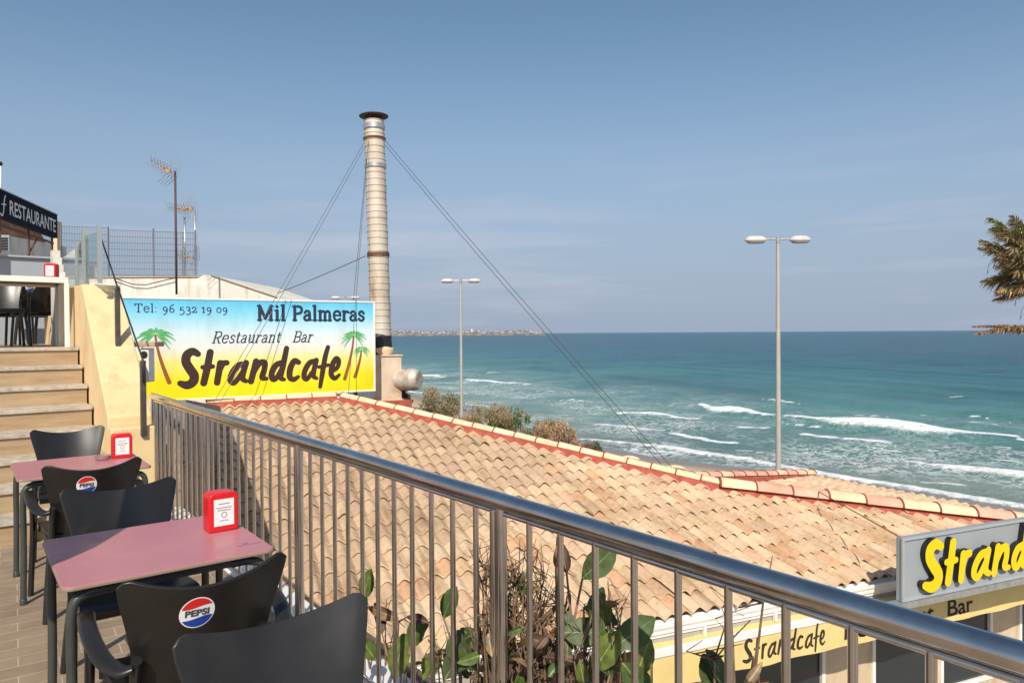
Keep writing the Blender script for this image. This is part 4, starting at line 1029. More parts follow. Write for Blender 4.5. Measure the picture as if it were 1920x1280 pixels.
# white building behind the board with mesh fence
wb = empty('white_building', c2w(-8.5, 19, 0)); tag(wb, 'white rendered building with low gable end behind the painted board', 'building')
def wp(px, py, D_=18.): return at(px, py, D_)
m = MB(); bk_ = c2w(0, 5)-c2w(0, 0)
m.prism([wp(120, 1000), wp(372, 1000), wp(372, 521), wp(120, 518)], bk_)
par(m.build('wall', whitewall), wb)
m = MB(); m.prism([wp(368, 1000, 17.8), wp(640, 1000, 17.8), wp(640, 600, 17.8), wp(518, 557, 17.8), wp(400, 516.5, 17.8), wp(384, 515, 17.8), wp(368, 524, 17.8)], bk_); par(m.build('gable_wall', whitewall), wb)
m = MB(); m.box(wp(246, 519.5, 18.0)+Vector((SA, CA, 0))*.12, (3.5, .3, .03), ax_); m.tube([wp(396, 515.5, 17.77), wp(520, 557, 17.77)], .014, 6); par(m.build('coping', noisy('tan_coping', [(.3, (.36, .26, .18)), (.7, (.5, .38, .28))], 5, .9)), wb)
m = MB(); m.tube([wp(215, 521, 17.9), wp(250, 533, 17.9), wp(275, 534, 17.9), wp(300, 528, 17.9), wp(330, 521, 17.9)], .012, 6); par(m.build('cable', wirem), wb)
mf = empty('mesh_fence', wp(240, 520, 18.3)); tag(mf, 'grey welded wire mesh fence on top of the white building', 'fence')
fw_ = mat('fence_wire', (.18, .19, .23), .6, .3)
m = MB()
def fy(px): return 424+(px-107)*.036
for px in np.arange(40, 372, 3.1):
    a, b = wp(px, fy(px)+4*(px > 200), 18.3), wp(px, 520, 18.3); m.box((a+b)/2, (.006, .006, (a-b).length), ax_)
for k in range(8):
    m.tube([wp(40, 424-2.4+k*13, 18.3), wp(205, 427.5+k*13, 18.3)], .006, 4); m.tube([wp(205, 431+k*12, 18.3), wp(370, 437+k*11.5, 18.3)], .006, 4)
par(m.build('wire_mesh', fw_), mf)
for px in (117, 205, 290, 368):
    m = MB(); a, b = wp(px, fy(px)-2, 18.3), wp(px, 521, 18.3); m.box((a+b)/2, (.03, .03, (a-b).length), ax_); par(m.build('post', fw_), mf)

# ---- aerials
def aerial(px, ytop, ybase, D_, r, mat_, lab, yagis, lattice=False):
    e = empty('tv_aerial', at(px, ybase, D_)); tag(e, lab, 'aerial', 'television aerials above the white building')
    m = MB(); m.tube([at(px, ybase, D_), at(px, ytop, D_)], r, 8)
    if lattice:
        m.tube([at(px-5, ybase, D_), at(px-5, ytop+30, D_)], r*.7, 6)
        for k in range(9): m.tube([at(px-5, ybase-10-9*k, D_), at(px, ybase-14-9*k, D_)], r*.5, 5)
    par(m.build('mast', mat_, None, True), e)
    for (cx, cy, ln, ang, n) in yagis:
        y = MB(); d = Vector((CA, -SA, 0))*math.cos(R(ang))+UPV*math.sin(R(ang)); q = Vector((SA, CA, 0)); c = at(cx, cy, D_); per = (d.cross(q)).normalized()
        y.tube([c-d*ln*.75, c+d*ln*.3], .009, 5)
        for k in range(n):
            t = -.75+k/(n-1)*.9; sz = .30+.10*k/n; ax2 = (q*.75+per*.55).normalized(); ay2 = (q*.75-per*.55).normalized()
            for aa in (ax2, ay2): y.tube([c+d*ln*t-aa*sz*.6, c+d*ln*t+aa*sz*.6], .0055, 4)
        for s_ in (-1, 1):
            for k in range(4): y.tube([c+d*ln*.28+q*.22*(k-1.5)*.6, c+d*ln*.1+per*s_*.33+q*.22*(k-1.5)*.6], .006, 4)
        yo = y.build('antenna_elements', alum); par(yo, e)
        y = MB(); y.box(c+d*ln*.02, (.10, .06, .06), (d, q, per)); y.box(c-d*ln*.25, (.03, .22, .02), (d, q, per)); y.box(c-d*ln*.12, (.03, .25, .02), (d, q, per)); par(y.build('antenna_box', orange), e)
aerial(332, 322, 552, 15.6, .024, noisy('maroon_pole', [(.3, (.07, .035, .03)), (.7, (.11, .055, .05))], 9, .7), 'tall maroon mast with spiky orange centred aerial, leftmost of the masts', [(318, 320, .55, -32, 7)])
aerial(349, 408, 520, 18.6, .025, alum, 'rusty ladder like mast with pale aerial just right of the maroon mast', [(345, 393, .5, -8, 7)], True)
aerial(368, 393, 522, 18.4, .02, alum, 'thin grey pole with two aerials, rightmost of the masts', [(360, 392, .35, 5, 5), (360, 483, .45, -12, 5)])

# ================================================================== BILLBOARD
BT = R(58.2); bs, bc = math.sin(BT), math.cos(BT); DR = 15.1; xr = (703-960)/F*DR
def bbp(s, z, off_=0.):
    "s metres left of the right edge"
    return c2w(xr-s*bs+off_*bc*0-off_*(-bc)*0, DR-s*bc, z)
bdir = (bbp(0, 0)-bbp(1, 0)).normalized(); bn = UPV.cross(bdir).normalized()
if bn.dot(c2w(0, 0)-bbp(2, 0)) < 0: bn = -bn
zbt = (yh(703)-733)/F*DR; ztp = (yh(703)-565)/F*DR; BHH = ztp-zbt
rl_ = (222-960)/F; s_left = (xr-rl_*DR)/(bs-rl_*bc); BW = s_left
def bb(u, v, o=0.): return bbp(BW-u, zbt+v)+bn*o       # u from the left edge, v from the bottom
board = empty('painted_board', bb(BW/2, 0)); tag(board, 'large painted cafe board fading from blue over white to yellow, with palms', 'sign board'); bpy.context.view_layer.update()
print('board', BW, BHH)
bm_ = mat('board_print', (1, 1, 1), .45); gcol = N(bm_, 'ShaderNodeTexCoord'); gs_ = N(bm_, 'ShaderNodeSeparateXYZ'); L(bm_, gcol.outputs['Generated'], gs_.inputs[0])
rp_ = ramp(bm_, [(0, (.80, .70, .0)), (.20, (.82, .72, .01)), (.38, (.82, .76, .24)), (.50, (.74, .76, .70)), (.66, (.62, .76, .82)), (.84, (.26, .65, .84)), (1, (.10, .52, .80))], gs_.outputs['Z']); bn_ = noise(bm_, 2.2, 7, .7, mscale=(1, 1, .35)); bq_ = ramp(bm_, [(.3, (.84, .83, .80)), (.55, (1, 1, 1))], bn_.outputs[0]); L(bm_, mixcol(bm_, 1., rp_.outputs[0], bq_.outputs[0], 'MULTIPLY'), BS(bm_).inputs['Base Color'])
m = MB(); m.prism([bb(.03, .03, 0), bb(BW-.03, .03, 0), bb(BW-.03, BHH-.03, 0), bb(.03, BHH-.03, 0)], bn*.012); par(m.build('painted_panel', bm_), board)
m = MB(); BAX = (bdir, bn, UPV)
for v in (.0175, BHH-.0175): m.box(bb(BW/2, v, -.02), (BW, .09, .035), BAX)
for u in (.0175, BW-.0175): m.box(bb(u, BHH/2, -.02), (.035, .088, BHH-.07), BAX)
m.box(bb(BW/2, BHH/2, -.03), (BW-.07, .03, BHH-.07), BAX)
par(m.build('frame', whitepaint, bevel=.003), board)
m = MB()
for u in (.3, BW/2, BW-.4):
    m.box(bb(u, BHH/2-.6, -.1), (.06, .06, BHH+1.2), BAX); m.tube([bb(u, BHH*.7, -.12), bb(u, -.5, -1.1)], .025, 6)
par(m.build('stand', rust), board)
inkn = mat('navy_board_ink', (.015, .03, .07), .5); brn = mat('brown_board_ink', (.045, .018, .014), .5)
def upx(px):   # board coordinate of a seen column
    r_ = (px-960)/F; s = (xr-r_*DR)/(bs-r_*bc); return BW-s
def vpx(px, py): s = BW-upx(px); return (yh(px)-py)/F*(DR-s*bc)-zbt
m = MB()
def fit(txt, px0, px1, py0, cap, rad, shear=0.):
    st0, w0 = serif_text(txt, 1, rad)
    u0, u1 = upx(px0), upx(px1); size = cap/.7; sx = (u1-u0)/(w0*size)
    st1, _ = serif_text(txt, size, rad, u0, vpx(px0, py0), shear, 0, sx); return st1
stx = fit('Mil Palmeras', 482, 684, 600, .275, .078); xs, ys, Fd = field(stx, .009); contour(m, xs, ys, Fd, lambda x, y: bb(x, y, .0145)); par(m.build('place_lettering', inkn), board); m = MB()
stx = fit('Tel: 96 532 19 09', 252, 428, 585, .145, .048); xs, ys, Fd = field(stx, .008); contour(m, xs, ys, Fd, lambda x, y: bb(x, y, .0145)); par(m.build('telephone_lettering', inkn), board); m = MB()
stx = fit('Restaurant   Bar', 396, 585, 643, .21, .044, .28); xs, ys, Fd = field(stx, .008); contour(m, xs, ys, Fd, lambda x, y: bb(x, y, .0145))
par(m.build('slanted_lettering', inkn), board)
m = MB(); u0, u1 = upx(331), upx(637); vb_ = vpx(345, 722)
stx = script_text(u1-u0, u0, vb_); stx = [[(x+(y-vb_)*.05, vb_+(y-vb_)*1.04, r_*1.1) for x, y, r_ in s] for s in stx]
xs, ys, Fd = field(stx, .011); contour(m, xs, ys, Fd, lambda x, y: bb(x, y, .0145)); par(m.build('script_lettering', brn), board)
def palm(cx, cy, size, lean, h_):
    "painted palm: fronds and trunk strokes"
    fr = []; rn = random.Random(int(cx*100))
    for k, a in enumerate((-35, -12, 12, 35, 58, 85, 112, 140, 165, 190, 215)):
        an = R(a); l = size*(1 if 0 <= a <= 180 else .85)*rn.uniform(.85, 1.05)
        pts = [(cx+l*t*math.cos(an), cy+l*t*math.sin(an)*.8-l*.55*t*t, size*.058*math.sin(math.pi*min(.98, .12+t*.86))+.001) for t in np.linspace(0, 1, 8)]; fr.append(pts)
    tr = [(cx+lean*(t**1.5), cy-h_*t, .016+.022*t) for t in np.linspace(0, 1, 8)]
    return fr, tr
fm_, tm_, dm_ = MB(), MB(), MB()
for (px, py, sz, ln_, hh) in ((291, 626, .36, .22, .88), (663, 628, .31, -.20, .90), (677, 655, .22, -.14, .56)):
    fr, tr = palm(upx(px), vpx(px, py), sz, ln_, hh)
    xs, ys, Fd = field([tr], .01); contour(tm_, xs, ys, Fd, lambda x, y: bb(x, y, .0140 if sz > .25 else .0136))
    o_ = .0155 if sz > .25 else .0148
    xs, ys, Fd = field(fr, .009); contour(fm_, xs, ys, Fd, lambda x, y: bb(x, y, o_))
    vein = [[(a, b, .0035) for a, b, c in f[:-1]] for f in fr]; xs, ys, Fd = field(vein, .004); contour(dm_, xs, ys, Fd, lambda x, y: bb(x, y, o_+.0008))
par(tm_.build('painted_trunks', mat('paint_brown', (.30, .09, .02), .5)), board)
par(fm_.build('painted_fronds', mat('paint_green', (.04, .36, .10), .5)), board)
par(dm_.build('painted_leaf_veins', mat('paint_light_green', (.35, .62, .30), .5)), board)
# white ledge the board stands on
m = MB()
for a_, w_, z_ in ((1.2, 1.2, .13), (2.5, .9, .10)): m.box(E(a_, 14.75, rz(14.47)+.02), (w_, .15, .2), EAX)
par(m.build('board_ledge', whitewall), cafe)

# ================================================================== CHIMNEY
chm = empty('chimney_flue', at(714, 745, 16.2)); tag(chm, 'tall cream ribbed metal flue with rusty flat cap and guy wires behind the board', 'chimney'); bpy.context.view_layer.update()
flue = noisy('stained_flue_metal', [(.28, (.36, .25, .17)), (.40, (.52, .44, .34)), (.62, (.60, .54, .45)), (.8, (.66, .61, .52))], 2.2, .6, .15, .2, 30, mscale=(1.3, 1.3, .5))
ct, cb = at(704.5, 228, 16.2), at(714.5, 640, 16.2); ax3 = (ct-cb).normalized(); Lc = (ct-cb).length
m = MB(); pr = []; z = 0; r0 = .232
n_r = 34
for k in range(n_r):
    t = k/n_r; z0 = Lc*t; z1 = Lc*(k+1)/n_r; r_ = r0+.006*math.sin(k*1.7)-.012*t
    pr += [(r_, z0), (r_, z1-.022), (r_+.012, z1-.016), (r_+.012, z1-.006), (r_, z1-.0005)]
m.lathe(pr, cb, 28, ax3); par(m.build('flue_pipe', flue, None, True, autos=30), chm)
m = MB(); m.lathe([(.03, .15), (.28, .125), (.33, .105), (.325, .09), (.05, .10)], ct, 24, ax3)
for k in range(4): an = k*1.571+.6; m.box(ct+Vector((math.cos(an)*.2, math.sin(an)*.2, .04)), (.03, .03, .12))
par(m.build('rain_cap', noisy('dark_rust', [(.3, (.04, .028, .025)), (.6, (.09, .055, .04)), (.8, (.16, .09, .06))], 6, .8), None, True, autos=30), chm)
m = MB()
for ypx, th_ in ((262, .022), (478, .045)):
    c0 = cb+ax3*(Lc*(640-ypx)/412.); m.lathe([(.245, -th_), (.252, -th_), (.252, th_), (.245, th_)], c0, 28, ax3)
par(m.build('rusty_band', rust, None, True, autos=30), chm)
m = MB(); c0 = cb+ax3*(Lc*(640-313)/412.); m.lathe([(.240, -.05), (.247, -.04), (.247, .04), (.240, .05)], c0, 28, ax3); c0 = cb+ax3*(Lc*(640-240)/412.); m.lathe([(.236, -.06), (.243, -.05), (.243, .05), (.236, .06)], c0, 28, ax3)
par(m.build('foil_band', alum, None, True, autos=30), chm)
m = MB(); c0 = at(713, 645, 16.2)
m.lathe([(.24, -.26), (.262, -.2), (.255, -.1), (.265, 0), (.255, .1), (.262, .18), (.235, .24)], c0, 24, ax3); par(m.build('black_collar', black, None, True), chm)
bx = at(727, 707, 16.0); m = MB(); m.box(bx, (.50, .5, .95), EAX); m.box(bx+UPV*.49, (.56, .56, .03), EAX)
m.box(bx-UPV*.49, (.56, .56, .035), EAX); par(m.build('fan_box', noisy('stained_box', [(.3, (.42, .25, .15)), (.5, (.60, .45, .33)), (.75, (.70, .58, .46))], 2.6, .8), bevel=.01), chm)
m = MB(); m.lathe([(.12, -.05), (.2, .05), (.2, .12), (.05, .16)], at(722, 663, 16.0), 16); par(m.build('box_collar', creamtile, None, True, autos=40), chm)
m = MB(); q0 = at(745, 711, 15.95); dd_ = (Vector((CA, -SA, 0))*.95+Vector((-SA, -CA, 0))*.3).normalized()
m.lathe([(.22, 0), (.22, .1), (.235, .12), (.23, .24), (.245, .26), (.24, .36), (.25, .38), (.22, .50), (.19, .53), (.02, .54)], q0, 24, dd_); par(m.build('side_duct', noisy('stained_duct', [(.3, (.38, .28, .2)), (.5, (.55, .48, .40)), (.75, (.66, .62, .56))], 4, .55, .3, .3, 30), None, True, autos=30), chm)
m = MB(); m.prism([at(x, y, 16.2) for x, y in ((707, 630), (724, 655), (728, 668), (707, 668))], c2w(0, .2)-c2w(0, 0)); par(m.build('rope_wrap', black), chm)
m = MB(); m.box(bx-UPV*.64, (.9, .7, .28), EAX); par(m.build('brick_base', redmortar), chm)
# guy wires, all anchored on the ridge
gw = [((723, 262, 16.0), (1262, 880, 12.55), 'guy wire from flue to right hand ridge, upper one of the pair'), ((724, 272, 16.0), (1240, 872, 12.7), 'guy wire from flue to right hand ridge, lower one of the pair'),
      ((686, 268, 15.8), (380, 786, 12.4), 'guy wire crossing the painted board to the lower left, left one of the pair'), ((687, 276, 15.8), (392, 786, 12.4), 'guy wire crossing the painted board to the lower left, right one of the pair'),
      ((694, 265, 15.95), (652, 740, 14.2), 'guy wire dropping steeply from the flue past the palms of the board'), ((690, 300, 15.95), (645, 740, 15.5), 'guy wire dropping steeply behind the board'),
      ((687, 480, 16.0), (521, 550, 17.9), 'slack cable from the middle of the flue to the white gable')]
for a, b, lab in gw:
    P, Q = at(*a), at(*b); m = MB(); n = 10; sag = .012*(P-Q).length
    m.tube([P.lerp(Q, i/n)-UPV*sag*4*(i/n)*(1-i/n)*.5 for i in range(n+1)], .006 if a[1] != 480 else .009, 5)
    o = m.build('guy_wire', wirem); tag(o, lab, 'wire', 'wires staying the flue')

# ================================================================== STREET LAMPS
def make_lamp(px, ytop, D_, lab, base=PROM):
    p = at(px, ytop, D_); H = p.z-base; e = empty('street_lamp', (p.x, p.y, base), -AZ); tag(e, lab, 'street lamp', 'twin headed street lamps along the promenade')
    m = MB(); m.tube([(0, 0, 0), (0, 0, H*.5), (0, 0, H)], [.075, .06, .042], 12); m.lathe([(.12, 0), (.12, .25), (.09, .3)], (0, 0, 0), 12); m.build('pole', lampgrey, e, True, autos=50)
    m = MB(); m.tube([(0, 0, H-.12), (0, 0, H+.04)], .05, 10); m.tube([(-.34, 0, H-.02), (.34, 0, H-.02)], .02, 8); m.build('cross_arm', alum, e, True, autos=50)
    for s_ in (-1, 1):
        m = MB(); K = 16
        for (r1, r2, z) in ():
            pass
        rings = [(.05, .03, -.105), (.20, .10, -.095), (.265, .125, -.06), (.27, .13, -.04), (.24, .115, .01), (.17, .08, .05), (.03, .02, .06)]
        n0 = len(m.v)
        for r1, r2, z in rings:
            for j in range(K): an = 2*math.pi*j/K; m.v.append(Vector((s_*.54+r1*math.cos(an), r2*math.sin(an), H-.0+z)))
        for i in range(len(rings)-1):
            for j in range(K): a = n0+i*K+j; b = n0+i*K+(j+1) % K; m.face((a, b, b+K, a+K))
        m.face([n0+j for j in range(K)][::-1]); m.face([n0+(len(rings)-1)*K+j for j in range(K)])
        ho = m.build('lamp_head', noisy('lamp_head_paint', [(.3, (.50, .46, .43)), (.7, (.62, .58, .54))], 6, .5), e, True)
        m = MB(); m.lathe([(.17, -.12), (.20, -.10), (.19, -.095)], (0, 0, 0), 14); gl = m.build('diffuser', mat('lamp_diffuser', (.22, .22, .22), .2), ho, True); gl.scale = (1.1, .55, 1); gl.location = (s_*.54, 0, H+.0)
    return e
make_lamp(1459, 447, 17.4, 'nearest and tallest looking twin headed street lamp, in front of the breakers')
make_lamp(864.5, 525, 29, 'slender twin headed street lamp rising behind the olive shrubs')
make_lamp(648, 557, 40, 'farthest twin headed street lamp, its heads just over the painted board')

# ================================================================== PLANTS
def leaf(mb, base, d, n, ln, wd, fold=.25, bend=.15):
    d = d.normalized(); s_ = d.cross(n).normalized(); n = s_.cross(d).normalized(); K = 5; rows = []
    for i in range(K+1):
        t = i/K; w_ = wd*.5*math.sin(math.pi*min(1, (t*.96+.02)))**.75; c = base+d*(ln*t)-n*(bend*ln*t*t)
        rows.append((c-s_*w_+n*(fold*w_), c, c+s_*w_+n*(fold*w_)))
    n0 = len(mb.v)
    for r_ in rows: mb.v += list(r_)
    for i in range(K):
        a = n0+3*i; mb.face((a, a+1, a+4, a+3)); mb.face((a+1, a+2, a+5, a+4))
    c0 = mb.col; mb.col = tuple(min(.6, q*1.9+.06) for q in c0); k0 = len(mb.v)
    for i, r_ in enumerate(rows): mb.v += [r_[1]-s_*.0022*(1.1-i/K)+n*.0012, r_[1]+s_*.0022*(1.1-i/K)+n*.0012]
    for i in range(K): a = k0+2*i; mb.face((a, a+1, a+3, a+2))
    mb.col = c0
rnp = random.Random(11)
LEAF = [(.05, .085, .018), (.075, .11, .02), (.105, .13, .025), (.045, .065, .018)]; DRY = [(.10, .05, .025), (.06, .032, .02), (.17, .10, .05), (.22, .15, .08)]
def rv(k=1.): return Vector((rnp.uniform(-k, k), rnp.uniform(-k, k), rnp.uniform(-k, k)))
plants = [  # px, D, list of leaf targets (px, py, D, leaf length, azimuth on screen deg, dry)
 (730, 3.3, 'leafy plant behind the balusters just right of the nearest chair', [(678, 1125, 3.3, .15, 80, 0), (712, 1190, 3.2, .13, 100, 1), (742, 1160, 3.2, .14, 160, 1), (745, 1215, 3.1, .15, 40, 1), (765, 1215, 3.0, .15, 70, 0), (735, 1275, 3.0, .17, 80, 0), (790, 1270, 3.0, .14, 60, 0), (700, 1240, 3.1, .12, 120, 0), (748, 1250, 3.1, .13, 100, 0)]),
 (850, 2.9, 'sparse leafy plant in front of the tiled roof, between the first balusters', [(828, 1160, 2.9, .13, 70, 0), (860, 1180, 2.85, .12, -40, 0), (845, 1245, 2.7, .13, 80, 0), (830, 1275, 2.7, .14, 60, 0), (890, 1260, 2.6, .12, 120, 0), (800, 1170, 2.9, .10, 160, 1), (935, 1012, 2.7, .05, 100, 1)]),
 (960, 2.5, 'dry brown twiggy plant with few green leaves beside the thick railing post', [(920, 1270, 2.5, .12, 90, 0), (1000, 1235, 2.5, .11, 20, 0), (985, 1190, 2.5, .09, 140, 1), (940, 1225, 2.5, .12, 170, 1), (1010, 1180, 2.5, .08, 60, 1), (975, 1260, 2.4, .11, 40, 1), (905, 1230, 2.5, .09, 100, 1), (1030, 1250, 2.4, .10, 100, 1)]),
 (1100, 2.35, 'tall big leaved plant with large green leaf close under the rail', [(1090, 1085, 2.3, .15, 40, 0), (1060, 1075, 2.35, .11, 100, 1), (1040, 1065, 2.35, .08, 80, 1), (1092, 1140, 2.3, .13, -20, 0), (1050, 1188, 2.3, .16, 5, 0), (1130, 1180, 2.25, .11, 95, 0), (1105, 1165, 2.25, .10, 70, 0), (1060, 1230, 2.3, .12, 85, 0), (1110, 1260, 2.2, .14, 60, 0), (1150, 1215, 2.2, .15, 30, 0), (1140, 1270, 2.2, .15, 100, 0), (1165, 1245, 2.2, .14, -50, 0), (1190, 1270, 2.2, .12, 70, 0), (1085, 1250, 2.3, .11, 150, 1)]),
 (1370, 1.95, 'single speckled leaf on a stalk in front of the lettered awning', [(1362, 1290, 1.95, .12, 115, 0), (1395, 1290, 1.95, .07, 60, 1), (1345, 1310, 1.95, .12, 105, 0)])]
for px, D_, lab, lv in plants:
    root = at(px, 1600, D_+.1); e = empty('leafy_plant', root); tag(e, lab, 'plant', 'big leaved plants growing up outside the railing'); bpy.context.view_layer.update()
    st, fo = MB(), MB()
    for (lx, ly, ld, ln, an, dry) in lv:
        b = at(lx, ly, ld); side = Vector((CA, -SA, 0)); d = side*math.cos(R(an))+UPV*math.sin(R(an))+Vector((SA, CA, 0))*rnp.uniform(-.3, .3)
        nn_ = (-Vector((SA, CA, 0))*.75+UPV*.6+rv(.35)).normalized()
        c = rnp.choice(DRY if dry else LEAF); fo.col = c
        leaf(fo, b, d, nn_, ln*rnp.uniform(.9, 1.1), ln*(.60 if not dry else .40), .12 if not dry else .8, .12 if not dry else .6)
        mid = b.lerp(root, .4)+rv(.06); st.tube([b, b.lerp(mid, .5)+rv(.02), mid, root+rv(.04)], [.0035, .005, .007, .011], 6)
    ntw = 60 if 'dry' in lab else (4 if 'single' in lab else (5 if px < 900 else 14))
    for k in range(ntw):
        b = at(px+rnp.uniform(-60, 60), rnp.uniform(1120 if 'dry' not in lab else 1060, 1290), D_+rnp.uniform(-.15, .2))
        t = b+Vector((CA, -SA, 0))*rnp.uniform(-.06, .06)+UPV*rnp.uniform(.05, .16); mid = b.lerp(root, .5)+rv(.08)
        st.tube([t, b, mid, root+rv(.05)], [.0015, .003, .005, .008], 5)
        for q in range(4): st.tube([b, b+rv(.06)+UPV*.04, b+rv(.09)+UPV*.06], [.003, .002, .001], 4)
        if rnp.random() < .6:
            fo.col = rnp.choice(DRY+LEAF[:2]); leaf(fo, b, rv(1)+UPV*.3, rv(1), rnp.uniform(.04, .08), rnp.uniform(.02, .035), .5, .5)
    for k in range(ntw*3 if 'single' not in lab else 0):
        b = at(px+rnp.uniform(-75, 75), rnp.uniform(1245 if px < 900 else 1200, 1420), D_+rnp.uniform(-.2, .25)); fo.col = rnp.choice(LEAF if rnp.random() < .45 else DRY)
        leaf(fo, b, rv(1)+UPV*.5, rv(1), rnp.uniform(.04, .09), rnp.uniform(.02, .045), .4, .5)
    par(st.build('stems', twigm, None, True), e); par(fo.build('foliage', leafm, None, True, color=True), e)
m = MB(); m.box((2.35, 2.6, -2.9), (1.5, 9, 3.2)); o = m.build('planting_bed', noisy('dark_soil', [(.3, (.08, .055, .04)), (.7, (.17, .12, .09))], 4, .95, 0, .6, 20)); tag(o, kind='structure')

def shrub(cx0, cx1, ytop, ybot, D_, cols, lab, n=2600, spiky=.5, seed=1, ls=.09):
    rn = random.Random(seed); mid = (cx0+cx1)/2; b = at(mid, ybot, D_); W = (cx1-cx0)/2/F*D_*1.12; H = (ybot-ytop)/F*D_*1.18
    root = Vector((b.x, b.y, b.z-.5)); e = empty('shrub', root); tag(e, lab, 'shrub', 'shrubs between the cafe roof and the beach'); bpy.context.view_layer.update()
    fo, st = MB(), MB(); sx, dx = Vector((CA, -SA, 0)), Vector((SA, CA, 0))
    clumps = []
    for k in range(30):
        u = rn.uniform(-1, 1); hmax = math.sqrt(max(.05, 1-abs(u)**4)); z = rn.uniform(.1, 1)*hmax
        clumps.append((b+sx*u*W*.85+dx*rn.uniform(-.8, .8)*min(W, 1.6)+UPV*z*H*.85, rn.uniform(.16, .32)*min(H, W), rn.choice(cols)))
        c = clumps[-1][0]; st.tube([root+rv(.1), root.lerp(c, .5)+rv(.15), c], [.04, .025, .008], 5)
    for k in range(n):
        c, r_, cl = rn.choice(clumps); v = Vector((rn.gauss(0, 1), rn.gauss(0, 1), rn.gauss(0, 1))).normalized()*r_*rn.random()**.4*rn.uniform(.8, 1.35)
        p = c+v; g = rn.uniform(.65, 1.3); fo.col = tuple(q*g for q in cl)
        d = (v.normalized()*.6+UPV*spiky+Vector((rn.uniform(-1, 1), rn.uniform(-1, 1), rn.uniform(-1, 1)))*.6).normalized(); s_ = d.cross(Vector((rn.random(), rn.random(), rn.random()))).normalized()
        l = ls*rn.uniform(.6, 1.5); w_ = l*.22; n0 = len(fo.v); fo.v += [p-s_*w_*.4, p+d*l*.5-s_*w_, p+d*l, p+d*l*.5+s_*w_]; fo.face((n0, n0+1, n0+2, n0+3))
    par(st.build('branches', twigm), e); par(fo.build('foliage', shrubm, None, color=True), e)
OL = [(.20, .18, .085), (.26, .22, .12), (.15, .15, .065), (.30, .24, .14)]
shrub(772, 860, 736, 800, 30, OL, 'olive green bush left of the slender lamp post', 6500, .8, 2, .085)
shrub(862, 962, 772, 822, 27, OL+[(.24, .13, .07)], 'olive and reddish bush just right of the slender lamp post', 5200, 1.4, 3, .08)
shrub(925, 1000, 778, 826, 25, [(.06, .13, .03), (.09, .17, .04), (.28, .2, .11), (.2, .18, .08)], 'low bush with fresh green patch in the middle of the row', 3600, 1.0, 4, .07)
shrub(1000, 1082, 796, 850, 24, [(.38, .22, .14), (.32, .21, .12), (.20, .18, .08), (.42, .28, .18)], 'reddish brown feathery bush at the beach end of the row', 5200, 1.8, 5, .085)
shrub(1086, 1128, 829, 862, 22, [(.07, .09, .04), (.05, .07, .03), (.25, .12, .08)], 'small dark bush by the sand, rightmost of the row', 1200, .6, 6, .06)
shrub(742, 770, 728, 770, 17.2, [(.04, .07, .02), (.06, .09, .025)], 'small round dark green bush beside the flue box', 2600, .3, 7, .05)

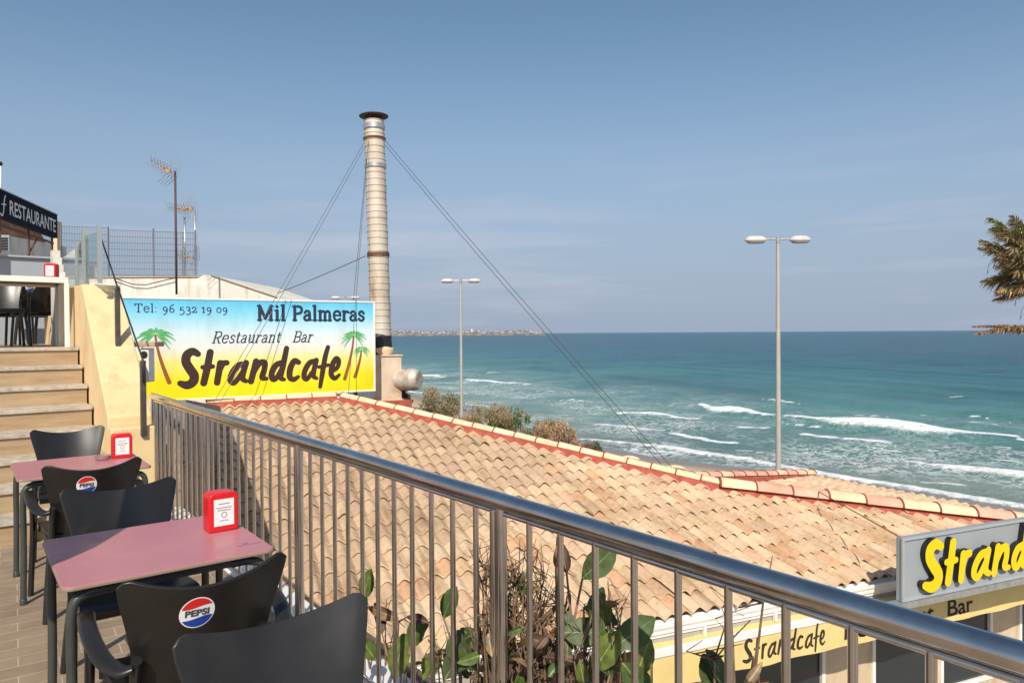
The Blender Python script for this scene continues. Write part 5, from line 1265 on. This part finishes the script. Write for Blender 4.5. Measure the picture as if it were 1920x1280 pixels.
# ---- palm at the right edge
pc = at(1984, 530, 16); pe = empty('palm_tree', (pc.x, pc.y, PROM)); tag(pe, 'palm with wind blown green and dead brown fronds at the right edge', 'palm tree'); bpy.context.view_layer.update()
m = MB(); hT = pc.z-PROM; m.tube([(pc.x+.02*math.sin(k), pc.y, PROM+hT*k/14) for k in range(15)], [.26+.03*((k*7) % 3)-.004*k for k in range(15)], 14); par(m.build('trunk', trunkm, None, True), pe)
fo = MB(); rnq = random.Random(4); side = Vector((CA, -SA, 0)); dpt = Vector((SA, CA, 0))
GRN = [(.30, .27, .11), (.40, .36, .16), (.17, .17, .07), (.50, .43, .22)]; BRW = [(.36, .23, .12), (.26, .17, .10), (.48, .33, .18), (.18, .13, .08)]; TAN = [(.50, .34, .15), (.40, .27, .12)]
def frond(tip, dep, cols, arch=.35, leafl=.52, n=34, droop=.5, thick=1., start=None):
    T = at(tip[0], tip[1], 16)+dpt*dep; P0 = at(start[0], start[1], 16) if start else pc; up = UPV*arch; pts = []
    for i in range(n+1): t = i/n; pts.append(P0.lerp(T, t)+up*4*t*(1-t)*.5)
    fo.col = rnq.choice(cols); fo.tube(pts[::3]+[pts[-1]], [.022*(1-.85*i/(len(pts[::3]))) for i in range(len(pts[::3])+1)], 5)
    for i in range(3, n+1):
        t = i/n; d = (pts[i]-pts[i-1]).normalized(); l = leafl*(math.sin(math.pi*min(1, .25+t*.72))**.6)*rnq.uniform(.7, 1.15)
        for s_ in (-1, 1):
            for rep_ in range(4):
                sd_ = (d.cross(UPV)).normalized()*s_; di = (d*.8+sd_*rnq.uniform(.25, .9)+UPV*rnq.uniform(-droop, .25)).normalized()
                p = pts[i]+d*rnq.uniform(0, .04); e1_ = p+di*l*.55; e2_ = p+di*l-UPV*l*rnq.uniform(.05, .35); wv_ = di.cross(Vector((rnq.random(), rnq.random(), rnq.random()))).normalized()*.0125*thick
                fo.col = tuple(q*rnq.uniform(.7, 1.3) for q in rnq.choice(cols)); n0 = len(fo.v); fo.v += [p-wv_*.6, p+wv_*.6, e1_+wv_, e1_-wv_, e2_]; fo.face((n0, n0+1, n0+2, n0+3)); fo.face((n0+3, n0+2, n0+4))
frond((1864, 430), 0, GRN+BRW[:1], .22); frond((1882, 408), .4, GRN, .30); frond((1905, 408), .1, GRN, .2); frond((1851, 464), .2, BRW+GRN[1:2], .22, .36); frond((1862, 484), -.3, BRW+GRN[:1], .12, .34); frond((1895, 432), -.2, GRN, .1); frond((1880, 500), .1, GRN+BRW, .05, .4); frond((1874, 458), .3, GRN, .1, .45)
for tp, dp in (((1870, 447), .5), ((1868, 470), -.5), ((1886, 484), .2), ((1893, 512), -.3), ((1899, 540), .4), ((1880, 522), .6), ((1890, 460), -.6), ((1902, 425), .5)): frond(tp, dp, GRN+BRW, rnq.uniform(.02, .2), .5, 28, .9, 1.0)
frond((1872, 545), 0, TAN, .05, .30, 26, .9, 1.4); frond((1884, 560), .3, BRW+TAN, .0, .3); frond((1820, 626), -.2, BRW, .32, .20, 46, .9, 1.2, (2000, 628)); frond((1838, 612), .2, BRW, .10, .17, 40, .7, 1.1, (2000, 618)); frond((1860, 622), 0, BRW, .3, .2, 30, .9, 1.1, (2000, 640)); frond((1890, 520), .5, GRN+BRW, .3)
for k in range(14):
    a = rnq.uniform(-70, 110); l_ = rnq.uniform(110, 160); frond((1992+l_*math.cos(R(a)), 545-l_*math.sin(R(a))), rnq.uniform(-1.6, 1.6), GRN if a > 10 else BRW, .35)
for px, py in ((1850, 515), (1862, 505), (1902, 575), (1912, 600)):
    fo.col = (.10, .08, .06); q = at(px, py, 16); fo.tube([q+side*.3+UPV*.5, q+side*.05+UPV*.25, q, q+side*.04+UPV*.1], .006, 4)
par(fo.build('crown', palmm, None, color=True), pe)

# no part may keep identity surprises: finish
bpy.context.view_layer.update()
